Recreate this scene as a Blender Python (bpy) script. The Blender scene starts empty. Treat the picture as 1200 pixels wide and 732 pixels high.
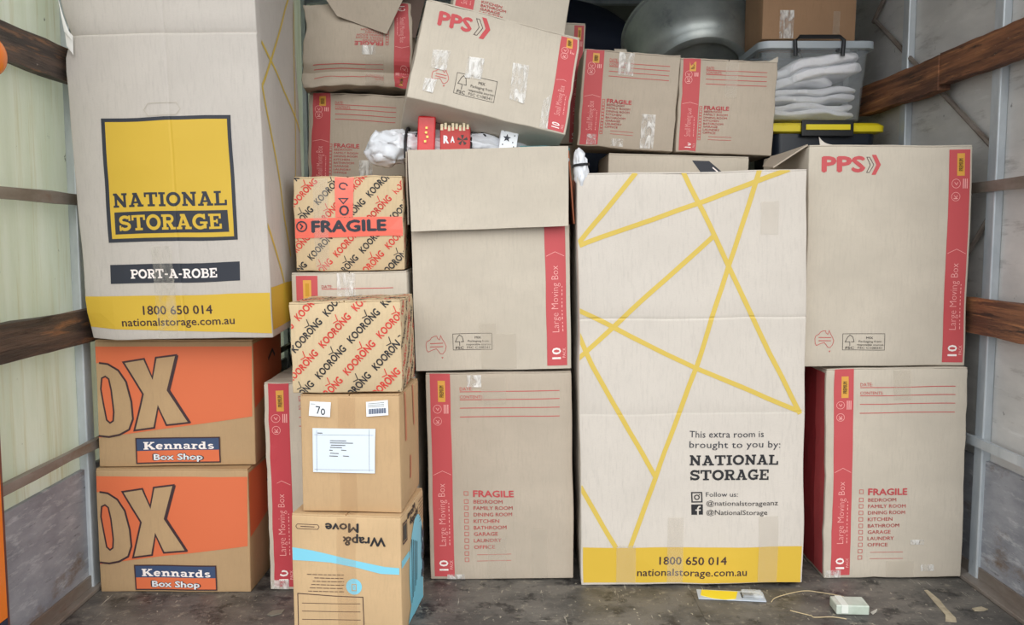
import bpy, bmesh, math, random
from mathutils import Vector, Matrix, Euler, noise
from mathutils.geometry import tessellate_polygon
R = math.radians
sc = bpy.context.scene
C = sc.collection

# ------------------------------------------------------------------ camera
PITCH, YAW = R(5.03), -R(.573)
cam_data = bpy.data.cameras.new('camera')
cam_data.sensor_width = 36; cam_data.lens = 30.0; cam_data.clip_start = .05
cam = bpy.data.objects.new('camera', cam_data); C.objects.link(cam)
cam.location = (0, 0, 1.0); cam.rotation_euler = (math.pi/2 - PITCH, 0, YAW)
sc.camera = cam
CAM = Vector((0, 0, 1.0)); CR = Euler((math.pi/2 - PITCH, 0, YAW)).to_matrix()
# ------------------------------------------------------------------ sky, light, exposure
w = bpy.data.worlds.new('overcast_sky'); sc.world = w; w.use_nodes = True
bg = w.node_tree.nodes['Background']; bg.inputs[0].default_value = (.93, .965, 1.0, 1); bg.inputs[1].default_value = 1.0
sun_data = bpy.data.lights.new('hazy_sun', 'SUN'); sun_data.energy = .9; sun_data.angle = R(50); sun_data.color = (1, .95, .87)
sun = bpy.data.objects.new('hazy_sun', sun_data); C.objects.link(sun)
sun.rotation_euler = (R(62), 0, R(6))
sc.view_settings.view_transform = 'Standard'; sc.view_settings.look = 'None'
sc.view_settings.exposure = .66; sc.view_settings.gamma = 1; sc.view_settings.use_curve_mapping = False
try: sc.cycles.transparent_max_bounces = 16
except Exception: pass

# ------------------------------------------------------------------ materials
def lin(c):
    return tuple((x/255/12.92 if x/255 <= .04045 else ((x/255+.055)/1.055)**2.4) for x in c)
def rgba(c): return lin(c) + (1,)
MATS = {}
def flat(name, c, rough=.7, metal=0, alpha=1, emit=0, trans=0):
    if name in MATS: return MATS[name]
    m = bpy.data.materials.new(name); m.use_nodes = True
    b = m.node_tree.nodes['Principled BSDF']
    b.inputs['Base Color'].default_value = rgba(c); b.inputs['Roughness'].default_value = rough
    b.inputs['Metallic'].default_value = metal; b.inputs['Alpha'].default_value = alpha
    b.inputs['Transmission Weight'].default_value = trans
    m.diffuse_color = rgba(c); MATS[name] = m
    return m
def noisy(name, c1, c2, scale=8, rough=.75, stretch=(1, 1, 1), bump=.1, bscale=60, metal=0, detail=6, ramp=(.35, .65),
          extra=None, bstretch=None):
    """procedural: two colours mixed by stretched noise, finer noise for relief, optional list of further stain layers"""
    if name in MATS: return MATS[name]
    m = bpy.data.materials.new(name); m.use_nodes = True; nt = m.node_tree; N = nt.nodes; L = nt.links
    b = N['Principled BSDF']; b.inputs['Roughness'].default_value = rough; b.inputs['Metallic'].default_value = metal
    tc = N.new('ShaderNodeTexCoord')
    def nz(scl, st, det=6, ro=.6):
        mp = N.new('ShaderNodeMapping'); mp.inputs['Scale'].default_value = st
        t = N.new('ShaderNodeTexNoise'); t.inputs['Scale'].default_value = scl; t.inputs['Detail'].default_value = det
        t.inputs['Roughness'].default_value = ro
        L.new(tc.outputs['Object'], mp.inputs[0]); L.new(mp.outputs[0], t.inputs[0]); return t.outputs[0]
    def rp(src, a, bb):
        r = N.new('ShaderNodeMapRange'); r.inputs[1].default_value = a; r.inputs[2].default_value = bb
        r.clamp = True; L.new(src, r.inputs[0]); return r.outputs[0]
    def mix(f, a, bcol):
        x = N.new('ShaderNodeMix'); x.data_type = 'RGBA'; L.new(f, x.inputs[0])
        if isinstance(a, tuple): x.inputs[6].default_value = a
        else: L.new(a, x.inputs[6])
        x.inputs[7].default_value = bcol; return x.outputs[2]
    col = mix(rp(nz(scale, stretch, detail), *ramp), rgba(c1), rgba(c2))
    for (ec, es, est, lo, hi) in (extra or []):
        col = mix(rp(nz(es, est, 8, .7), lo, hi), col, rgba(ec))
    L.new(col, b.inputs['Base Color'])
    bp = N.new('ShaderNodeBump'); bp.inputs['Strength'].default_value = bump; bp.inputs['Distance'].default_value = .004
    L.new(nz(bscale, bstretch or stretch, 5), bp.inputs['Height']); L.new(bp.outputs[0], b.inputs['Normal'])
    MATS[name] = m
    return m
def cardboard(name, c, dark=.93, mott=1.0):
    c2 = tuple(x*dark for x in c)
    return noisy(name, c, c2, scale=5, rough=.8, stretch=(1, 1, 1.4), bump=.22, bscale=26, ramp=(.3, .7),
                 bstretch=(1, 1, .45), extra=[(tuple(x*.91 for x in c), 170, (1, 1, .12), .5, .78), (tuple(x*.93 for x in c), 150, (1, 1, 6), .5, .75)])
M_PPS = cardboard('grey_brown_board', (203, 193, 177))
M_PPSD = cardboard('brown_grey_board', (190, 177, 160))
M_WHITE = cardboard('whitish_board', (211, 203, 193), .965)
M_ROBE = cardboard('pale_grey_board', (200, 193, 185), .96)
M_KRAFT = cardboard('kraft_board', (190, 158, 118))
M_TAN = cardboard('tan_board', (202, 168, 126))
M_WRAP = cardboard('golden_kraft_board', (208, 176, 134))
M_CREAM = cardboard('cream_board', (212, 188, 150))
M_BROWN = cardboard('dark_kraft_board', (168, 132, 100))
INSIDE = cardboard('board_inside', (176, 160, 138))
RED = flat('red_ink', (194, 78, 82), .6); REDP = flat('faded_red_ink', (194, 88, 86), .6)
PINK = flat('pink_ink', (238, 176, 172), .6); WHITEI = flat('white_ink', (250, 240, 236), .6)
YEL = flat('yellow_ink', (212, 176, 58), .6); YELP = flat('pale_yellow_ink', (210, 182, 82), .6)
BADGE = flat('badge_yellow', (218, 160, 66), .5)
BLACK = flat('black_ink', (34, 34, 38), .6); SLATE = flat('slate_ink', (46, 50, 60), .6); GREYI = flat('grey_ink', (72, 68, 64), .7)
ORANGE = flat('orange_ink', (220, 112, 70), .6); NAVY = flat('blue_ink', (58, 76, 110), .6); OUT = flat('dark_outline_ink', (62, 40, 44), .6)
SKYB = flat('sky_blue_ink', (128, 204, 226), .5); TEALI = flat('dark_teal_ink', (28, 60, 74), .6)
KRED = flat('koorong_red', (206, 56, 46), .6)
PAPER = flat('white_paper', (236, 240, 244), .55); PAPERB = flat('blue_white_paper', (222, 232, 242), .5)
def crinkly(m, strength=.6, scale=34):
    nt = m.node_tree; b = nt.nodes['Principled BSDF']; tc = nt.nodes.new('ShaderNodeTexCoord'); t = nt.nodes.new('ShaderNodeTexNoise')
    mp = nt.nodes.new('ShaderNodeMapping'); mp.inputs['Scale'].default_value = (1.6, 1, .5); t.inputs['Scale'].default_value = scale; t.inputs['Detail'].default_value = 5; t.inputs['Distortion'].default_value = 1.2
    bp = nt.nodes.new('ShaderNodeBump'); bp.inputs['Strength'].default_value = strength; bp.inputs['Distance'].default_value = .01
    nt.links.new(tc.outputs['Object'], mp.inputs[0]); nt.links.new(mp.outputs[0], t.inputs[0]); nt.links.new(t.outputs[0], bp.inputs['Height']); nt.links.new(bp.outputs[0], b.inputs['Normal'])
    r = nt.nodes.new('ShaderNodeMapRange'); r.inputs[1].default_value = .44; r.inputs[2].default_value = .62
    a = b.inputs['Alpha'].default_value; r.inputs[3].default_value = a*.45; r.inputs[4].default_value = min(1, a*1.7); nt.links.new(t.outputs[0], r.inputs[0]); nt.links.new(r.outputs[0], b.inputs['Alpha'])
    return m
TAPE = flat('clear_tape', (214, 204, 188), .14, alpha=.22); TAPEB = flat('brown_tape', (190, 148, 104), .22, alpha=.13)
TAPEW = crinkly(flat('glossy_white_tape', (240, 238, 234), .1, alpha=.5), 1.0)
TAPEP = flat('pink_tape', (248, 112, 92), .25, alpha=.86)
CREASE = flat('crease_tone', (184, 176, 163), .8)

# ------------------------------------------------------------------ helpers
def tag(o, label=None, cat=None, group=None, kind=None):
    if label: o['label'] = label
    if cat: o['category'] = cat
    if group: o['group'] = group
    if kind: o['kind'] = kind
    return o
def empty(name, loc=(0, 0, 0), rot=(0, 0, 0), **k):
    o = bpy.data.objects.new(name, None); C.objects.link(o); o.location = loc; o.rotation_euler = rot; o.empty_display_size = .05
    return tag(o, **k)
def link(name, bm, mats, parent=None, smooth=False, loc=None, rot=None):
    me = bpy.data.meshes.new(name); bm.normal_update(); bm.to_mesh(me); bm.free()
    for m in (mats if isinstance(mats, (list, tuple)) else [mats]): me.materials.append(m)
    if smooth:
        for p in me.polygons: p.use_smooth = True
        if smooth != 'all': me.set_sharp_from_angle(angle=R(40))
    o = bpy.data.objects.new(name, me); C.objects.link(o)
    if parent: o.parent = parent
    if loc: o.location = loc
    if rot: o.rotation_euler = rot
    return o
def bx(bm, x0, y0, z0, x1, y1, z1, mi=0, bev=0):
    vs = [bm.verts.new(p) for p in ((x0,y0,z0),(x1,y0,z0),(x1,y1,z0),(x0,y1,z0),(x0,y0,z1),(x1,y0,z1),(x1,y1,z1),(x0,y1,z1))]
    fs = [bm.faces.new([vs[i] for i in f]) for f in ((0,3,2,1),(4,5,6,7),(0,1,5,4),(1,2,6,5),(2,3,7,6),(3,0,4,7))]
    for f in fs: f.material_index = mi
    if bev:
        es = list({e for f in fs for e in f.edges})
        bmesh.ops.bevel(bm, geom=es, offset=bev, segments=2, affect='EDGES', profile=.5)
    return fs
def tube(bm, pts, r, n=8, closed=False):
    pts = [Vector(p) for p in pts]; rings = []
    rr = r if isinstance(r, (list, tuple)) else [r]*len(pts)
    for i, p in enumerate(pts):
        a = pts[i-1] if i or closed else pts[i]; b = pts[(i+1) % len(pts)] if i < len(pts)-1 or closed else pts[i]
        t = (b-a).normalized(); up = Vector((0, 0, 1)) if abs(t.z) < .9 else Vector((1, 0, 0))
        s = t.cross(up).normalized(); u = s.cross(t)
        rings.append([bm.verts.new(p + (s*math.cos(k*2*math.pi/n) + u*math.sin(k*2*math.pi/n))*rr[i]) for k in range(n)])
    m = len(rings)
    for i in range(m if closed else m-1):
        A, B = rings[i], rings[(i+1) % m]
        for k in range(n): bm.faces.new((A[k], A[(k+1) % n], B[(k+1) % n], B[k]))
    if not closed:
        bm.faces.new(rings[0][::-1]); bm.faces.new(rings[-1])
def lathe(bm, prof, n=48, mi=0):
    rings = [[bm.verts.new((r*math.cos(k*2*math.pi/n), r*math.sin(k*2*math.pi/n), z)) for k in range(n)] for r, z in prof]
    for a, b in zip(rings, rings[1:]):
        for k in range(n):
            f = bm.faces.new((a[k], a[(k+1) % n], b[(k+1) % n], b[k])); f.material_index = mi
    bm.faces.new(rings[0][::-1]); 
    return rings
def ray_plane(px, py, o, n):
    d = CR @ Vector(((px-600)/1000, -(py-366)/1000, -1))
    return CAM + d*((o-CAM).dot(n)/d.dot(n))
# ---- lettering
_TX = {}
def glyphs(s, bold=0.0, shear=0.0, space=1.0):
    key = (s, bold, shear, space)
    if key in _TX: return _TX[key]
    cu = bpy.data.curves.new('t', 'FONT'); cu.body = s; cu.size = 1; cu.resolution_u = 2; cu.offset = bold; cu.shear = shear
    cu.space_character = space; cu.fill_mode = 'FRONT' if False else 'BOTH'
    ob = bpy.data.objects.new('t', cu); C.objects.link(ob)
    dg = bpy.context.evaluated_depsgraph_get(); me = bpy.data.meshes.new_from_object(ob.evaluated_get(dg))
    vs = [(v.co.x, v.co.y) for v in me.vertices]; fs = [tuple(p.vertices) for p in me.polygons]
    bpy.data.objects.remove(ob); bpy.data.curves.remove(cu); bpy.data.meshes.remove(me)
    x0 = min(v[0] for v in vs); x1 = max(v[0] for v in vs)
    r = ([(v[0]-x0, v[1]) for v in vs], fs, x1-x0); _TX[key] = r
    return r
CAPH = max(v[1] for v in glyphs('H')[0])
# slab-serif letters made of strokes (unit height 1)
def stroke(pts, t, closed=False):
    q = []; n = len(pts); L = []
    for i in range(n):
        p = Vector(pts[i]); a = Vector(pts[i-1]) if (i or closed) else None; b = Vector(pts[(i+1) % n]) if (i < n-1 or closed) else None
        d1 = (p-a).normalized() if a is not None else None; d2 = (b-p).normalized() if b is not None else None
        if d1 is None: d1 = d2
        if d2 is None: d2 = d1
        nn = Vector((-(d1.y+d2.y), d1.x+d2.x))
        if nn.length < 1e-6: nn = Vector((-d1.y, d1.x))
        nn.normalize(); k = 1/max(.4, nn.dot(Vector((-d1.y, d1.x))))
        L.append((p+nn*t/2*k, p-nn*t/2*k))
    for i in range(n if closed else n-1):
        A, B = L[i], L[(i+1) % n]; q.append([tuple(A[0]), tuple(A[1]), tuple(B[1]), tuple(B[0])])
    return q
def rct(x0, y0, x1, y1): return [[(x0, y0), (x1, y0), (x1, y1), (x0, y1)]]
def arc(cx, cy, rx, ry, a0, a1, n=12):
    return [(cx+rx*math.cos(R(a0+(a1-a0)*i/n)), cy+ry*math.sin(R(a0+(a1-a0)*i/n))) for i in range(n+1)]
def slab(ch):
    T, S = .21, .15
    if ch == 'N': return rct(.05,0,.42,S)+rct(.05,1-S,.3,1)+rct(.14,0,.31,1)+rct(.62,1-S,1.0,1)+rct(.74,0,.91,1)+stroke([(.2,.93),(.82,.07)],.24), 1.05
    if ch == 'A': return stroke([(.2,.05),(.5,.97)],.17)+stroke([(.5,.97),(.82,.05)],.22)+rct(.3,.25,.72,.38)+rct(.02,0,.4,S)+rct(.6,0,1.02,S)+rct(.3,1-S,.6,1), 1.04
    if ch == 'T': return rct(.36,0,.58,1)+rct(.22,0,.72,S)+rct(.02,1-S,.92,1)+rct(.02,.66,.15,1)+rct(.79,.66,.92,1), .94
    if ch == 'I': return rct(.14,0,.36,1)+rct(.02,0,.48,S)+rct(.02,1-S,.48,1), .5
    if ch == 'O': return stroke(arc(.5,.5,.38,.41,0,345,23),.21,True), 1.0
    if ch == 'L': return rct(.14,0,.36,1)+rct(.02,0,.86,S)+rct(.02,1-S,.5,1)+rct(.72,0,.86,.38), .88
    if ch == 'S':
        return stroke(arc(.42,.71,.27,.2,25,90,5)+arc(.42,.71,.27,.2,100,270,9)+arc(.42,.29,.29,.2,80,-90,9)+arc(.42,.29,.29,.2,-100,-155,5),.2)+rct(.68,.64,.8,1)+rct(.04,0,.16,.36), .84
    if ch == 'R': return rct(.12,0,.34,1)+rct(.02,0,.46,S)+rct(.02,1-S,.5,1)+stroke([(.3,.92),(.5,.92)]+arc(.55,.71,.21,.205,80,-80,8)+[(.3,.51)],.17)+stroke([(.5,.5),(.74,.06)],.22)+rct(.6,0,.94,S), .95
    if ch == 'P': return rct(.12,0,.34,1)+rct(.02,0,.48,S)+rct(.02,1-S,.5,1)+stroke([(.3,.92),(.5,.92)]+arc(.56,.69,.21,.22,80,-80,8)+[(.3,.47)],.17), .84
    if ch == 'B': return rct(.12,0,.34,1)+rct(.02,0,.5,S)+rct(.02,1-S,.5,1)+stroke([(.3,.92),(.5,.92)]+arc(.52,.73,.2,.18,80,-80,8)+[(.3,.54)],.16)+stroke([(.3,.52),(.5,.52)]+arc(.56,.3,.22,.22,80,-80,8)+[(.3,.08)],.17), .88
    if ch == 'G': return stroke(arc(.5,.5,.38,.41,48,312,18),.21)+rct(.5,.36,.98,.5)+rct(.72,.05,.9,.45)+rct(.72,.66,.84,1), 1.0
    if ch == 'E': return rct(.12,0,.34,1)+rct(.02,0,.84,S)+rct(.02,1-S,.82,1)+rct(.7,0,.84,.34)+rct(.69,.68,.82,1)+rct(.3,.44,.6,.57)+rct(.5,.36,.6,.65), .88
    if ch == '-': return rct(.06,.34,.4,.5), .46
    if ch == 'K': return rct(.1,0,.36,1)+rct(.0,0,.46,.13)+rct(.0,.87,.46,1)+stroke([(.32,.42),(.82,.92)],.13)+stroke([(.48,.55),(.86,.06)],.25)+rct(.6,.87,.98,1)+rct(.66,0,1.05,.13), 1.07
    if ch == 'e': return stroke(arc(.34,.35,.24,.28,-40,-335,14),.19)+rct(.16,.3,.62,.42), .7
    if ch == 'n': return rct(.1,0,.3,.68)+rct(0,0,.4,.12)+rct(0,.58,.2,.7)+stroke([(.25,.5)]+arc(.45,.44,.15,.18,120,0,6)+[(.6,.06)],.19)+rct(.48,0,.8,.12), .82
    if ch == 'a': return stroke(arc(.3,.5,.2,.13,170,0,6)+[(.5,.06)],.17)+stroke(arc(.28,.2,.18,.15,60,330,9),.13)+rct(.44,0,.7,.12), .72
    if ch == 'r': return rct(.1,0,.3,.68)+rct(0,0,.44,.12)+rct(0,.58,.2,.7)+stroke([(.24,.48),(.36,.6),(.54,.58)],.17), .58
    if ch == 'd': return stroke(arc(.3,.34,.2,.28,50,310,10),.18)+rct(.42,0,.62,1)+rct(.3,.88,.5,1)+rct(.5,0,.74,.12), .78
    if ch == 's': return stroke(arc(.3,.5,.18,.12,20,250,8)+arc(.3,.2,.2,.13,70,-160,8),.15), .58
    return [], .4
def slab_word(s):
    vs, fs, x = [], [], 0
    for ch in s:
        q, a = slab(ch)
        for poly in q:
            i = len(vs); vs += [(p[0]+x, p[1]) for p in poly]; fs.append(tuple(range(i, i+len(poly))))
        x += a + .03
    return vs, fs, x-.03

# ------------------------------------------------------------------ the cardboard box kit
class Box:
    def __init__(s, name, label, cat, o, rot, w, d, h, mat, bulge=.004, wob=.002, group=None, seam='x', seed=0, creases=(),
                 flaps=True, tape=TAPE, radius=.0035, warp=None, open_top=False, top_mat=None, rough_edges=0, res=.035):
        s.w, s.d, s.h = w, d, h; s.o = Vector(o); s.rot = Euler([R(a) for a in rot]).to_matrix()
        s.bulge, s.wob, s.seed, s.creases, s.warp, s.r = bulge, wob, seed, creases, warp, radius; s.res = res
        base = s.o + s.rot @ Vector((w/2, d/2, 0))
        s.root = empty(name, base, s.rot.to_euler(), label=label, cat=cat, group=group)
        s.mat = mat; s.re = rough_edges
        s.off = Vector((w/2, d/2, 0))
        s.gx, s.gy, s.gz = s.grid(w, 0), s.grid(d, 1), s.grid(h, 2)
        if not open_top: s.body(mat, h-(.004 if flaps else 0))
        if flaps and not open_top: s.flap_pair(seam, top_mat or mat, tape)
    def grid(s, L, ax):
        r = s.r; n = max(3, int(round((L-2*r)/s.res)))
        g = [0, r*.35, r] + [r+(L-2*r)*i/n for i in range(1, n)] + [L-r, L-r*.35, L]
        for (a, val, amp) in s.creases:
            if a == ax: g += [val-.005, val-.002, val, val+.002, val+.005]
        return sorted(set(round(x, 5) for x in g))
    def deform(s, p):
        w, d, h = s.w, s.d, s.h
        hx, hy, hz = (max(0, 4*t*(1-t)) for t in (min(1, max(0, p.x/w)), min(1, max(0, p.y/d)), min(1, max(0, p.z/h))))
        q = p.copy()
        q.y -= s.bulge*(1-2*p.y/d)*hx*hz; q.x -= s.bulge*(1-2*p.x/w)*hy*hz
        q += noise.noise_vector(p*5.5 + Vector((s.seed*7.3, s.seed*3.1, 1.7)))*s.wob
        q += noise.noise_vector(p*12 + Vector((s.seed*2.3, s.seed*5.1, 4.7)))*s.wob*.35
        if s.re:
            e = max(0, 1-min(p.x, w-p.x)/.05) + max(0, 1-min(p.z, h-p.z)/.05)
            q += noise.noise_vector(p*26 + Vector((s.seed, 0, 9)))*s.re*min(1, e)
        for (a, val, amp) in s.creases:
            c = p[a]; g = math.exp(-((c-val)/.0028)**2)
            q.y += amp*g*(1-2*p.y/d)
        if s.warp: q = s.warp(p, q)
        return q
    def loc(s, p): return s.deform(Vector(p)) - s.off
    def body(s, mat, h):
        bm = bmesh.new(); r = s.r; w, d = s.w, s.d
        gz = [z*h/s.h for z in s.gz]; vd = {}
        def V(x, y, z):
            k = (round(x, 5), round(y, 5), round(z, 5))
            if k not in vd:
                p = Vector((x, y, z)); c = Vector((min(max(x, r), w-r), min(max(y, r), d-r), min(max(z, r), h-r)))
                dd = p-c
                if (abs(dd.x) > 1e-7) + (abs(dd.y) > 1e-7) + (abs(dd.z) > 1e-7) > 1: p = c + dd.normalized()*r
                vd[k] = bm.verts.new(s.loc(p))
            return vd[k]
        def face(A, B, f, flip):
            for a0, a1 in zip(A, A[1:]):
                for b0, b1 in zip(B, B[1:]):
                    q = [V(*f(a0, b0)), V(*f(a1, b0)), V(*f(a1, b1)), V(*f(a0, b1))]
                    bm.faces.new(q[::-1] if flip else q)
        face(s.gx, gz, lambda a, b: (a, 0, b), False); face(s.gx, gz, lambda a, b: (a, d, b), True)
        face(s.gy, gz, lambda a, b: (0, a, b), True); face(s.gy, gz, lambda a, b: (w, a, b), False)
        face(s.gx, s.gy, lambda a, b: (a, b, 0), True); face(s.gx, s.gy, lambda a, b: (a, b, h), False)
        link('body', bm, mat, s.root, smooth=True)
    def slab(s, name, x0, y0, z0, x1, y1, z1, mat, n=8):
        bm = bmesh.new(); X = [x0+(x1-x0)*i/n for i in range(n+1)]; Y = [y0+(y1-y0)*i/n for i in range(n+1)]
        g = [[[bm.verts.new(s.loc((x, y, z))) for z in (z0, z1)] for y in Y] for x in X]
        for i in range(n):
            for j in range(n):
                bm.faces.new((g[i][j][1], g[i+1][j][1], g[i+1][j+1][1], g[i][j+1][1]))
                bm.faces.new((g[i][j][0], g[i][j+1][0], g[i+1][j+1][0], g[i+1][j][0]))
            bm.faces.new((g[i][0][0], g[i+1][0][0], g[i+1][0][1], g[i][0][1])); bm.faces.new((g[i][n][0], g[i][n][1], g[i+1][n][1], g[i+1][n][0]))
            bm.faces.new((g[0][i][0], g[0][i][1], g[0][i+1][1], g[0][i+1][0])); bm.faces.new((g[n][i][0], g[n][i+1][0], g[n][i+1][1], g[n][i][1]))
        return link(name, bm, mat, s.root)
    def flap_pair(s, seam, mat, tape):
        w, d, h = s.w, s.d, s.h; e = .0015; z = h-.0036
        if seam == 'x':
            s.slab('top_flap', e, e, z, w-e, d/2-.0015, h, mat); s.slab('top_flap', e, d/2+.0015, z, w-e, d-e, h, mat)
        else:
            s.slab('top_flap', e, e, z, w/2-.0015, d-e, h, mat); s.slab('top_flap', w/2+.0015, e, z, w-e, d-e, h, mat)
        if tape:
            p = Print(s, 'top', base=.0003)
            if seam == 'x': p.rect(.002, d/2-.024, w-.002, d/2+.024, tape)
            else: p.rect(w/2-.024, .002, w/2+.024, d-.002, tape)
            p.build('packing_tape')
class Print:
    """flat ink, tape or paper on one face of a box, in metres (u across, v up) or measured off the photograph"""
    def __init__(s, b, face, base=.0009, flip=False):
        s.b, s.face, s.items, s.base, s.flip = b, face, [], base, flip
        w, d, h = b.w, b.d, b.h
        s.P, s.N, s.W, s.H = {
            'front': (lambda u, v: Vector((u, 0, v)), Vector((0, -1, 0)), w, h),
            'right': (lambda u, v: Vector((w, u, v)), Vector((1, 0, 0)), d, h),
            'left': (lambda u, v: Vector((0, d-u, v)), Vector((-1, 0, 0)), d, h),
            'top': (lambda u, v: Vector((u, v, h)), Vector((0, 0, 1)), w, d),
            'bottom': (lambda u, v: Vector((u, d-v, 0)), Vector((0, 0, -1)), w, d)}[face]
        s.g = {'front': (b.gx, b.gz), 'right': (b.gy, b.gz), 'left': ([d-y for y in b.gy], b.gz), 'top': (b.gx, b.gy), 'bottom': (b.gx, [d-y for y in b.gy])}[face]
    def px(s, x, y):
        b = s.b; q = b.rot.transposed() @ (ray_plane(x, y, b.o + b.rot @ s.P(0, 0), b.rot @ s.N) - b.o)
        if s.face == 'front': return (q.x, q.z)
        if s.face == 'right': return (q.y, q.z)
        if s.face == 'left': return (b.d-q.y, q.z)
        if s.face == 'top': return (q.x, q.y)
        return (q.x, b.d-q.y)
    def f(s, u, v):        # fractions, v from the top
        if s.flip: u, v = 1-u, 1-v
        return (u*s.W, (1-v)*s.H)
    def add(s, vs, fs, mat, layer=0): s.items.append((vs, fs, mat, layer))
    def poly(s, pts, mat, layer=0):
        t = tessellate_polygon([[Vector((p[0], p[1], 0)) for p in pts]]); s.add(list(pts), [tuple(f) for f in t], mat, layer)
    def rect(s, u0, v0, u1, v1, mat, layer=0): s.add([(u0, v0), (u1, v0), (u1, v1), (u0, v1)], [(0, 1, 2, 3)], mat, layer)
    def frect(s, u0, v0, u1, v1, mat, layer=0):
        a, b = s.f(u0, v0), s.f(u1, v1); s.rect(min(a[0], b[0]), min(a[1], b[1]), max(a[0], b[0]), max(a[1], b[1]), mat, layer)
    def line(s, pts, wd, mat, layer=0, closed=False):
        for q in stroke(pts, wd, closed): s.add(q, [(0, 1, 2, 3)], mat, layer)
    def frame(s, u0, v0, u1, v1, wd, mat, layer=0): s.line([(u0, v0), (u1, v0), (u1, v1), (u0, v1)], wd, mat, layer, True)
    def text(s, t, p0, p1, cap, mat, layer=1, bold=.0, font='sans', shear=0, space=1.0):
        vs, fs, W = slab_word(t) if font == 'slab' else glyphs(t, min(bold, 0), shear, space)
        p0, p1 = Vector(p0), Vector(p1); d = p1-p0; L = d.length; d.normalize(); n = Vector((-d.y, d.x))
        k = cap/(1.0 if font == 'slab' else CAPH)
        bb = max(bold, 0)*.9       # heavier weight: the same strokes laid down again a hair to each side
        for ox, oy in (((-bb, 0), (bb, 0), (0, bb), (0, -bb)) if bb and font != 'slab' else ((0, 0),)):
            s.add([tuple(p0 + d*((x+ox)/W*L) + n*((y+oy)*k)) for x, y in vs], fs, mat, layer)
    def pxtext(s, t, x0, y0, x1, y1, capp, mat, **k):
        a, b = s.px(x0, y0), s.px(x1, y1); c = s.px(x0, y0-capp)
        s.text(t, a, b, (Vector(c)-Vector(a)).length, mat, **k)
    def build(s, name, clip=None, layer_gap=.0004):
        b = s.b; bm = bmesh.new(); mats = []
        e = .002
        for vs, fs, mat, layer in s.items:
            if mat not in mats: mats.append(mat)
            mi = mats.index(mat)
            tm = bmesh.new(); tv = [tm.verts.new((x, y, 0)) for x, y in vs]
            for f in fs:
                try: tm.faces.new([tv[i] for i in f])
                except ValueError: pass
            xs = [v[0] for v in vs]; ys = [v[1] for v in vs]
            x0, x1, y0, y1 = min(xs), max(xs), min(ys), max(ys)
            cu0, cv0, cu1, cv1 = clip or (e, e, s.W-e, s.H-e)
            def cut(co, no, clear=False):
                g = tm.verts[:]+tm.edges[:]+tm.faces[:]
                if g: bmesh.ops.bisect_plane(tm, geom=g, plane_co=co, plane_no=no, clear_outer=clear)
            if x0 < cu0: cut((cu0, 0, 0), (-1, 0, 0), True)
            if x1 > cu1: cut((cu1, 0, 0), (1, 0, 0), True)
            if y0 < cv0: cut((0, cv0, 0), (0, -1, 0), True)
            if y1 > cv1: cut((0, cv1, 0), (0, 1, 0), True)
            if max(x1-x0, y1-y0) > .03:
                for g in s.g[0]:
                    if x0 < g < x1: cut((g, 0, 0), (1, 0, 0))
                for g in s.g[1]:
                    if y0 < g < y1: cut((0, g, 0), (0, 1, 0))
            mp = {}
            for v in tm.verts:
                mp[v] = bm.verts.new(b.loc(s.P(v.co.x, v.co.y)) + s.N*(s.base + layer*layer_gap))
            for f in tm.faces:
                q = [mp[v] for v in f.verts]
                if f.normal.z < 0: q = q[::-1]
                try: nf = bm.faces.new(q); nf.material_index = mi
                except ValueError: pass
            tm.free()
        # face outward
        for f in bm.faces:
            f.normal_update()
            if f.normal.dot(s.N) < 0: f.normal_flip()
        return link(name, bm, mats, b.root)

# ---- the printed layouts of the moving boxes
def band(P, u0, u1, kind='Large', v0=.0, v1=.985, red=RED, light=PINK, badge=True, txt=True):
    P.frect(u0, v0, u1, v1, red, 0)
    W = u1-u0; X = lambda t: u0+W*t
    if badge:
        P.frect(X(.38), .037, X(.74), .137, BADGE, 1); P.frect(X(.46), .06, X(.66), .118, flat('badge_shade', (196, 146, 40)), 2)
        P.text('PREMIUM', P.f(X(.66), .115), P.f(X(.66), .06), .2*W*P.W, OUT, 3, bold=.01)
    for k, (cy, r) in enumerate(((.171, .2), (.228, .2))):
        c = P.f(X(.34), cy); rr = r*W*P.W
        P.line(arc(c[0], c[1], rr, rr, 0, 340, 17), .0012, light, 1, True)
        P.line([(c[0]-rr*.4, c[1]+rr*.3), (c[0]+rr*.1, c[1]-rr*.3), (c[0]+rr*.4, c[1]+rr*.3)], .0016, light, 1)
        if k: P.line([(c[0]-rr*.5, c[1]-rr*.45), (c[0]+rr*.5, c[1]-rr*.45)], .002, light, 1)
    for t in (.66, .75, .84): P.frect(X(t), .15, X(t+.045), .192, light, 1)
    P.line([P.f(X(.06), .488), P.f(X(.3), .477), P.f(X(.5), .468), P.f(X(.7), .477), P.f(X(.94), .488)], .0012, light, 1)
    if txt:
        P.text(kind+' Moving Box', P.f(X(.62), .833), P.f(X(.62), .532), .34*W*P.W, light, 1, bold=-.014)
        [P.line([P.f(X(.8), .83-k*.018), P.f(X(.8), .83-k*.018-.012+.003*(k % 3))], .0022, light, 1) for k in range(12)]
        P.text('10', P.f(X(.68), .955), P.f(X(.68), .905), .42*W*P.W, WHITEI, 1, bold=.02)
        P.text('PACK', P.f(X(.92), .95), P.f(X(.92), .905), .14*W*P.W, light, 1, bold=.01)
ROOMS = [('FRAGILE', .59), ('BEDROOM', .51), ('FAMILY ROOM', .58), ('DINING ROOM', .575), ('KITCHEN', .485), ('BATHROOM', .535), ('GARAGE', .475), ('LAUNDRY', .5), ('OFFICE', .455)]
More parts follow.
